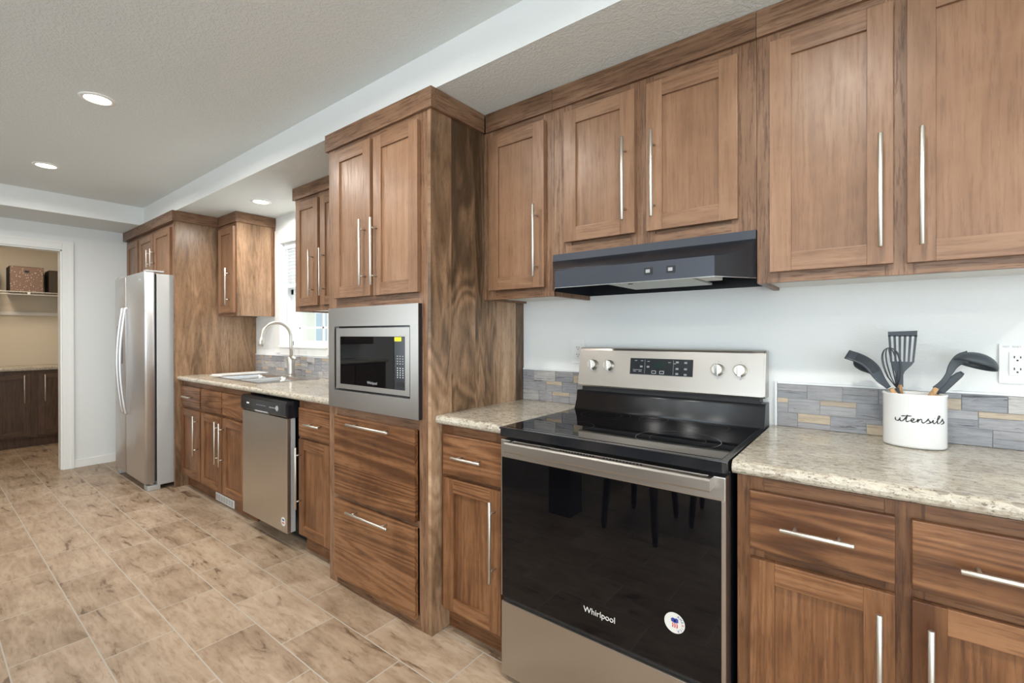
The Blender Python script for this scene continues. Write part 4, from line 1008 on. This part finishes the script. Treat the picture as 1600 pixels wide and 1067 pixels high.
tt = thing('wire_shelf', 'white wire shelf on the pantry back wall', 'shelf', (PX, -1.4, 1.5)); b.build('wires', tt)
b = MB('shelfwhite')
for y in (-2.05, -1.43, -.86):
    b.prism([(PX+.004, 1.53), (PX+.02, 1.53), (PX+.31, 1.745), (PX+.004, 1.745)], y-.003, y+.003, None, False, 'y')
b.build('brackets', tt)
b = MB('shelfwhite'); b.box(PX+.001, PX+.022, -2.6, -.355, 1.49, 1.53, None, .002); b.build('wall_rail', tt)
# storage boxes on the shelf
BX = PX+.02
def sbox(label, y0, y1, z1, k, leaf=False):
    t = thing('storage_box', label, 'box', (PX+.16, (y0+y1)/2, 1.7545), 'storage boxes on the pantry shelf')
    b = MB('boxdark', k); b.box(BX, PX+.325, y0, y1, 1.7545, z1, 'boxdark', .004); b.box(PX+.325, PX+.328, y0+.004, y1-.004, 1.758, z1-.004, k, .001); b.build('box_body', t)
    if leaf:
        b = MB('nickel', 'ink'); yc = (y0+y1)/2; b.box(PX+.328, PX+.331, yc-.02, yc+.02, z1-.07, z1-.045, 'ink', .001); b.tube([(PX+.332+.004*math.sin(a), yc+.016*math.cos(a), z1-.064+.012*math.sin(a)) for a in [math.pi*j/10+math.pi for j in range(11)]], .002, 'nickel', 8); b.build('pull', t)
sbox('brown storage box with white leaf print and a small pull', -1.295, -1.015, 2.045, 'boxpat', True)
sbox('plain dark storage box right of the leaf-print box', -.968, -.69, 2.025, 'boxdark')
sbox('plain dark storage box left of the leaf-print box, mostly cut off', -1.66, -1.372, 2.045, 'boxdark')
area('pantry_lamp', (-5.9, -1.5, 2.42), (0, 0, 0), .25, .25, 11, (1, .84, .66), 'DISK')

# ------------------------------------------------------------------ dining furniture behind the camera's left (mirrored in the oven glass)
t = thing('dining_table', 'dark dining table with thick square legs, mirrored in the oven door glass', 'table', (-1.35, -2.7, 0))
b = MB('darkwood'); b.box(-2.2, -.52, -3.3, -2.07, .72, .755, None, .004); b.build('tabletop', t)
for x in (-2.14, -.63):
    for y in (-2.19, -3.2): MB('darkwood').box(x-.085, x+.085, y-.085, y+.085, 0, .72, None, .003).build('leg', t)
def chair(label, pts, seat_z=.345):
    cx = sum(p[0] for p in pts)/4; cy = sum(p[1] for p in pts)/4
    t = thing('dining_chair', label, 'chair', (cx, cy, 0), 'dark dining chairs')
    for x, y in pts:
        b = MB('darkwood'); b.tube([(x, y, 0), (x, y, .04), (x+(cx-x)*.12, y+(cy-y)*.12, seat_z+.05)], [.014, .020, .027], seg=4); b.build('leg', t)
    xs, ys = [p[0] for p in pts], [p[1] for p in pts]
    b = MB('darkwood'); b.box(min(xs)-.0, max(xs)+.0, min(ys)+.02, max(ys)-.02, seat_z, seat_z+.09, None, .006); b.build('seat', t)
    b = MB('darkwood'); b.box(min(xs)+.01, max(xs)-.01, min(ys)-.01, min(ys)+.015, seat_z+.09, .95, None, .006); b.build('backrest', t)
chair('dark wooden chair nearest the range, mirrored in the oven glass', [(.066, -2.045), (-.294, -2.111), (.02, -2.56), (-.277, -2.55)])
chair('dark wooden chair further from the range, mirrored in the oven glass', [(.151, -2.461), (.107, -2.854), (.55, -2.50), (.52, -2.88)])

# cabinets on the far wall beyond the doorway, mirrored in the microwave window
t = thing('side_cabinet', 'dark base cabinet on the far wall, mirrored in the microwave window', 'cabinet', (-4.5, -2.95, 0))
b = MB('pz'); b.box(XW+.013, -4.24, -3.45, -2.45, .10, .877); b.box(XW+.013, -4.30, -3.45, -2.45, 0, .10); b.build('carcass', t)
for y0, y1 in ((-3.43, -2.96), (-2.94, -2.47)):
    b = MB('pz'); b.box(-4.239, -4.222, y0, y1, .12, .86, None, .002); b.build('door', t)
b = MB('granite'); b.box(XW+.013, -4.20, -3.47, -2.43, .878, .914, None, .008); tag(b.build('countertop', None, (-4.5, -2.95, .878)), 'granite countertop on the side cabinet, mirrored in the microwave window', 'countertop')
t = thing('side_wall_cabinet', 'dark wall cabinet over the side counter, mirrored in the microwave window', 'cabinet', (-4.7, -2.95, 1.12))
b = MB('pz'); b.box(XW+.001, -4.52, -3.45, -2.45, 1.12, 2.19); b.build('carcass', t)
for y0, y1 in ((-3.43, -2.96), (-2.94, -2.47)):
    b = MB('pz'); b.box(-4.519, -4.50, y0, y1, 1.14, 2.16, None, .002); b.build('door', t)

# ------------------------------------------------------------------ outside the sink window
b = MB('white'); b = MB(simple('lawn', (.45, .5, .38), .9)); b.box(-30, 12, 3, 30, -.3, -.2); o = b.build('ground'); o['kind'] = 'structure'
t = thing('neighbour_house', 'pale neighbouring house seen through the sink window', 'house', (-11, 9, -.2))
M['siding'] = simple('siding', (.80, .76, .62), .7); M['roofing'] = simple('roofing', (.42, .44, .46), .8); M['houseglass'] = simple('house_glass', (.42, .50, .53), .3)
b = MB('siding'); b.box(-19, -5, 7, 14, -.2, 2.6); b.build('walls', t)
b = MB('roofing'); b.prism([(6.4, 2.5), (10.5, 4.4), (14.6, 2.5)], -19.5, -4.5); b.build('roof', t)
for x in (-13.95, -9.2): b = MB('white', 'houseglass'); b.box(x-.55, x+.55, 6.93, 7.0, .9, 2.1, 'white'); b.box(x-.45, x+.45, 6.91, 6.93, 1.0, 2.0, 'houseglass'); b.build('window', t)
for o in bpy.data.objects:
    if '_base' in o: del o['_base']
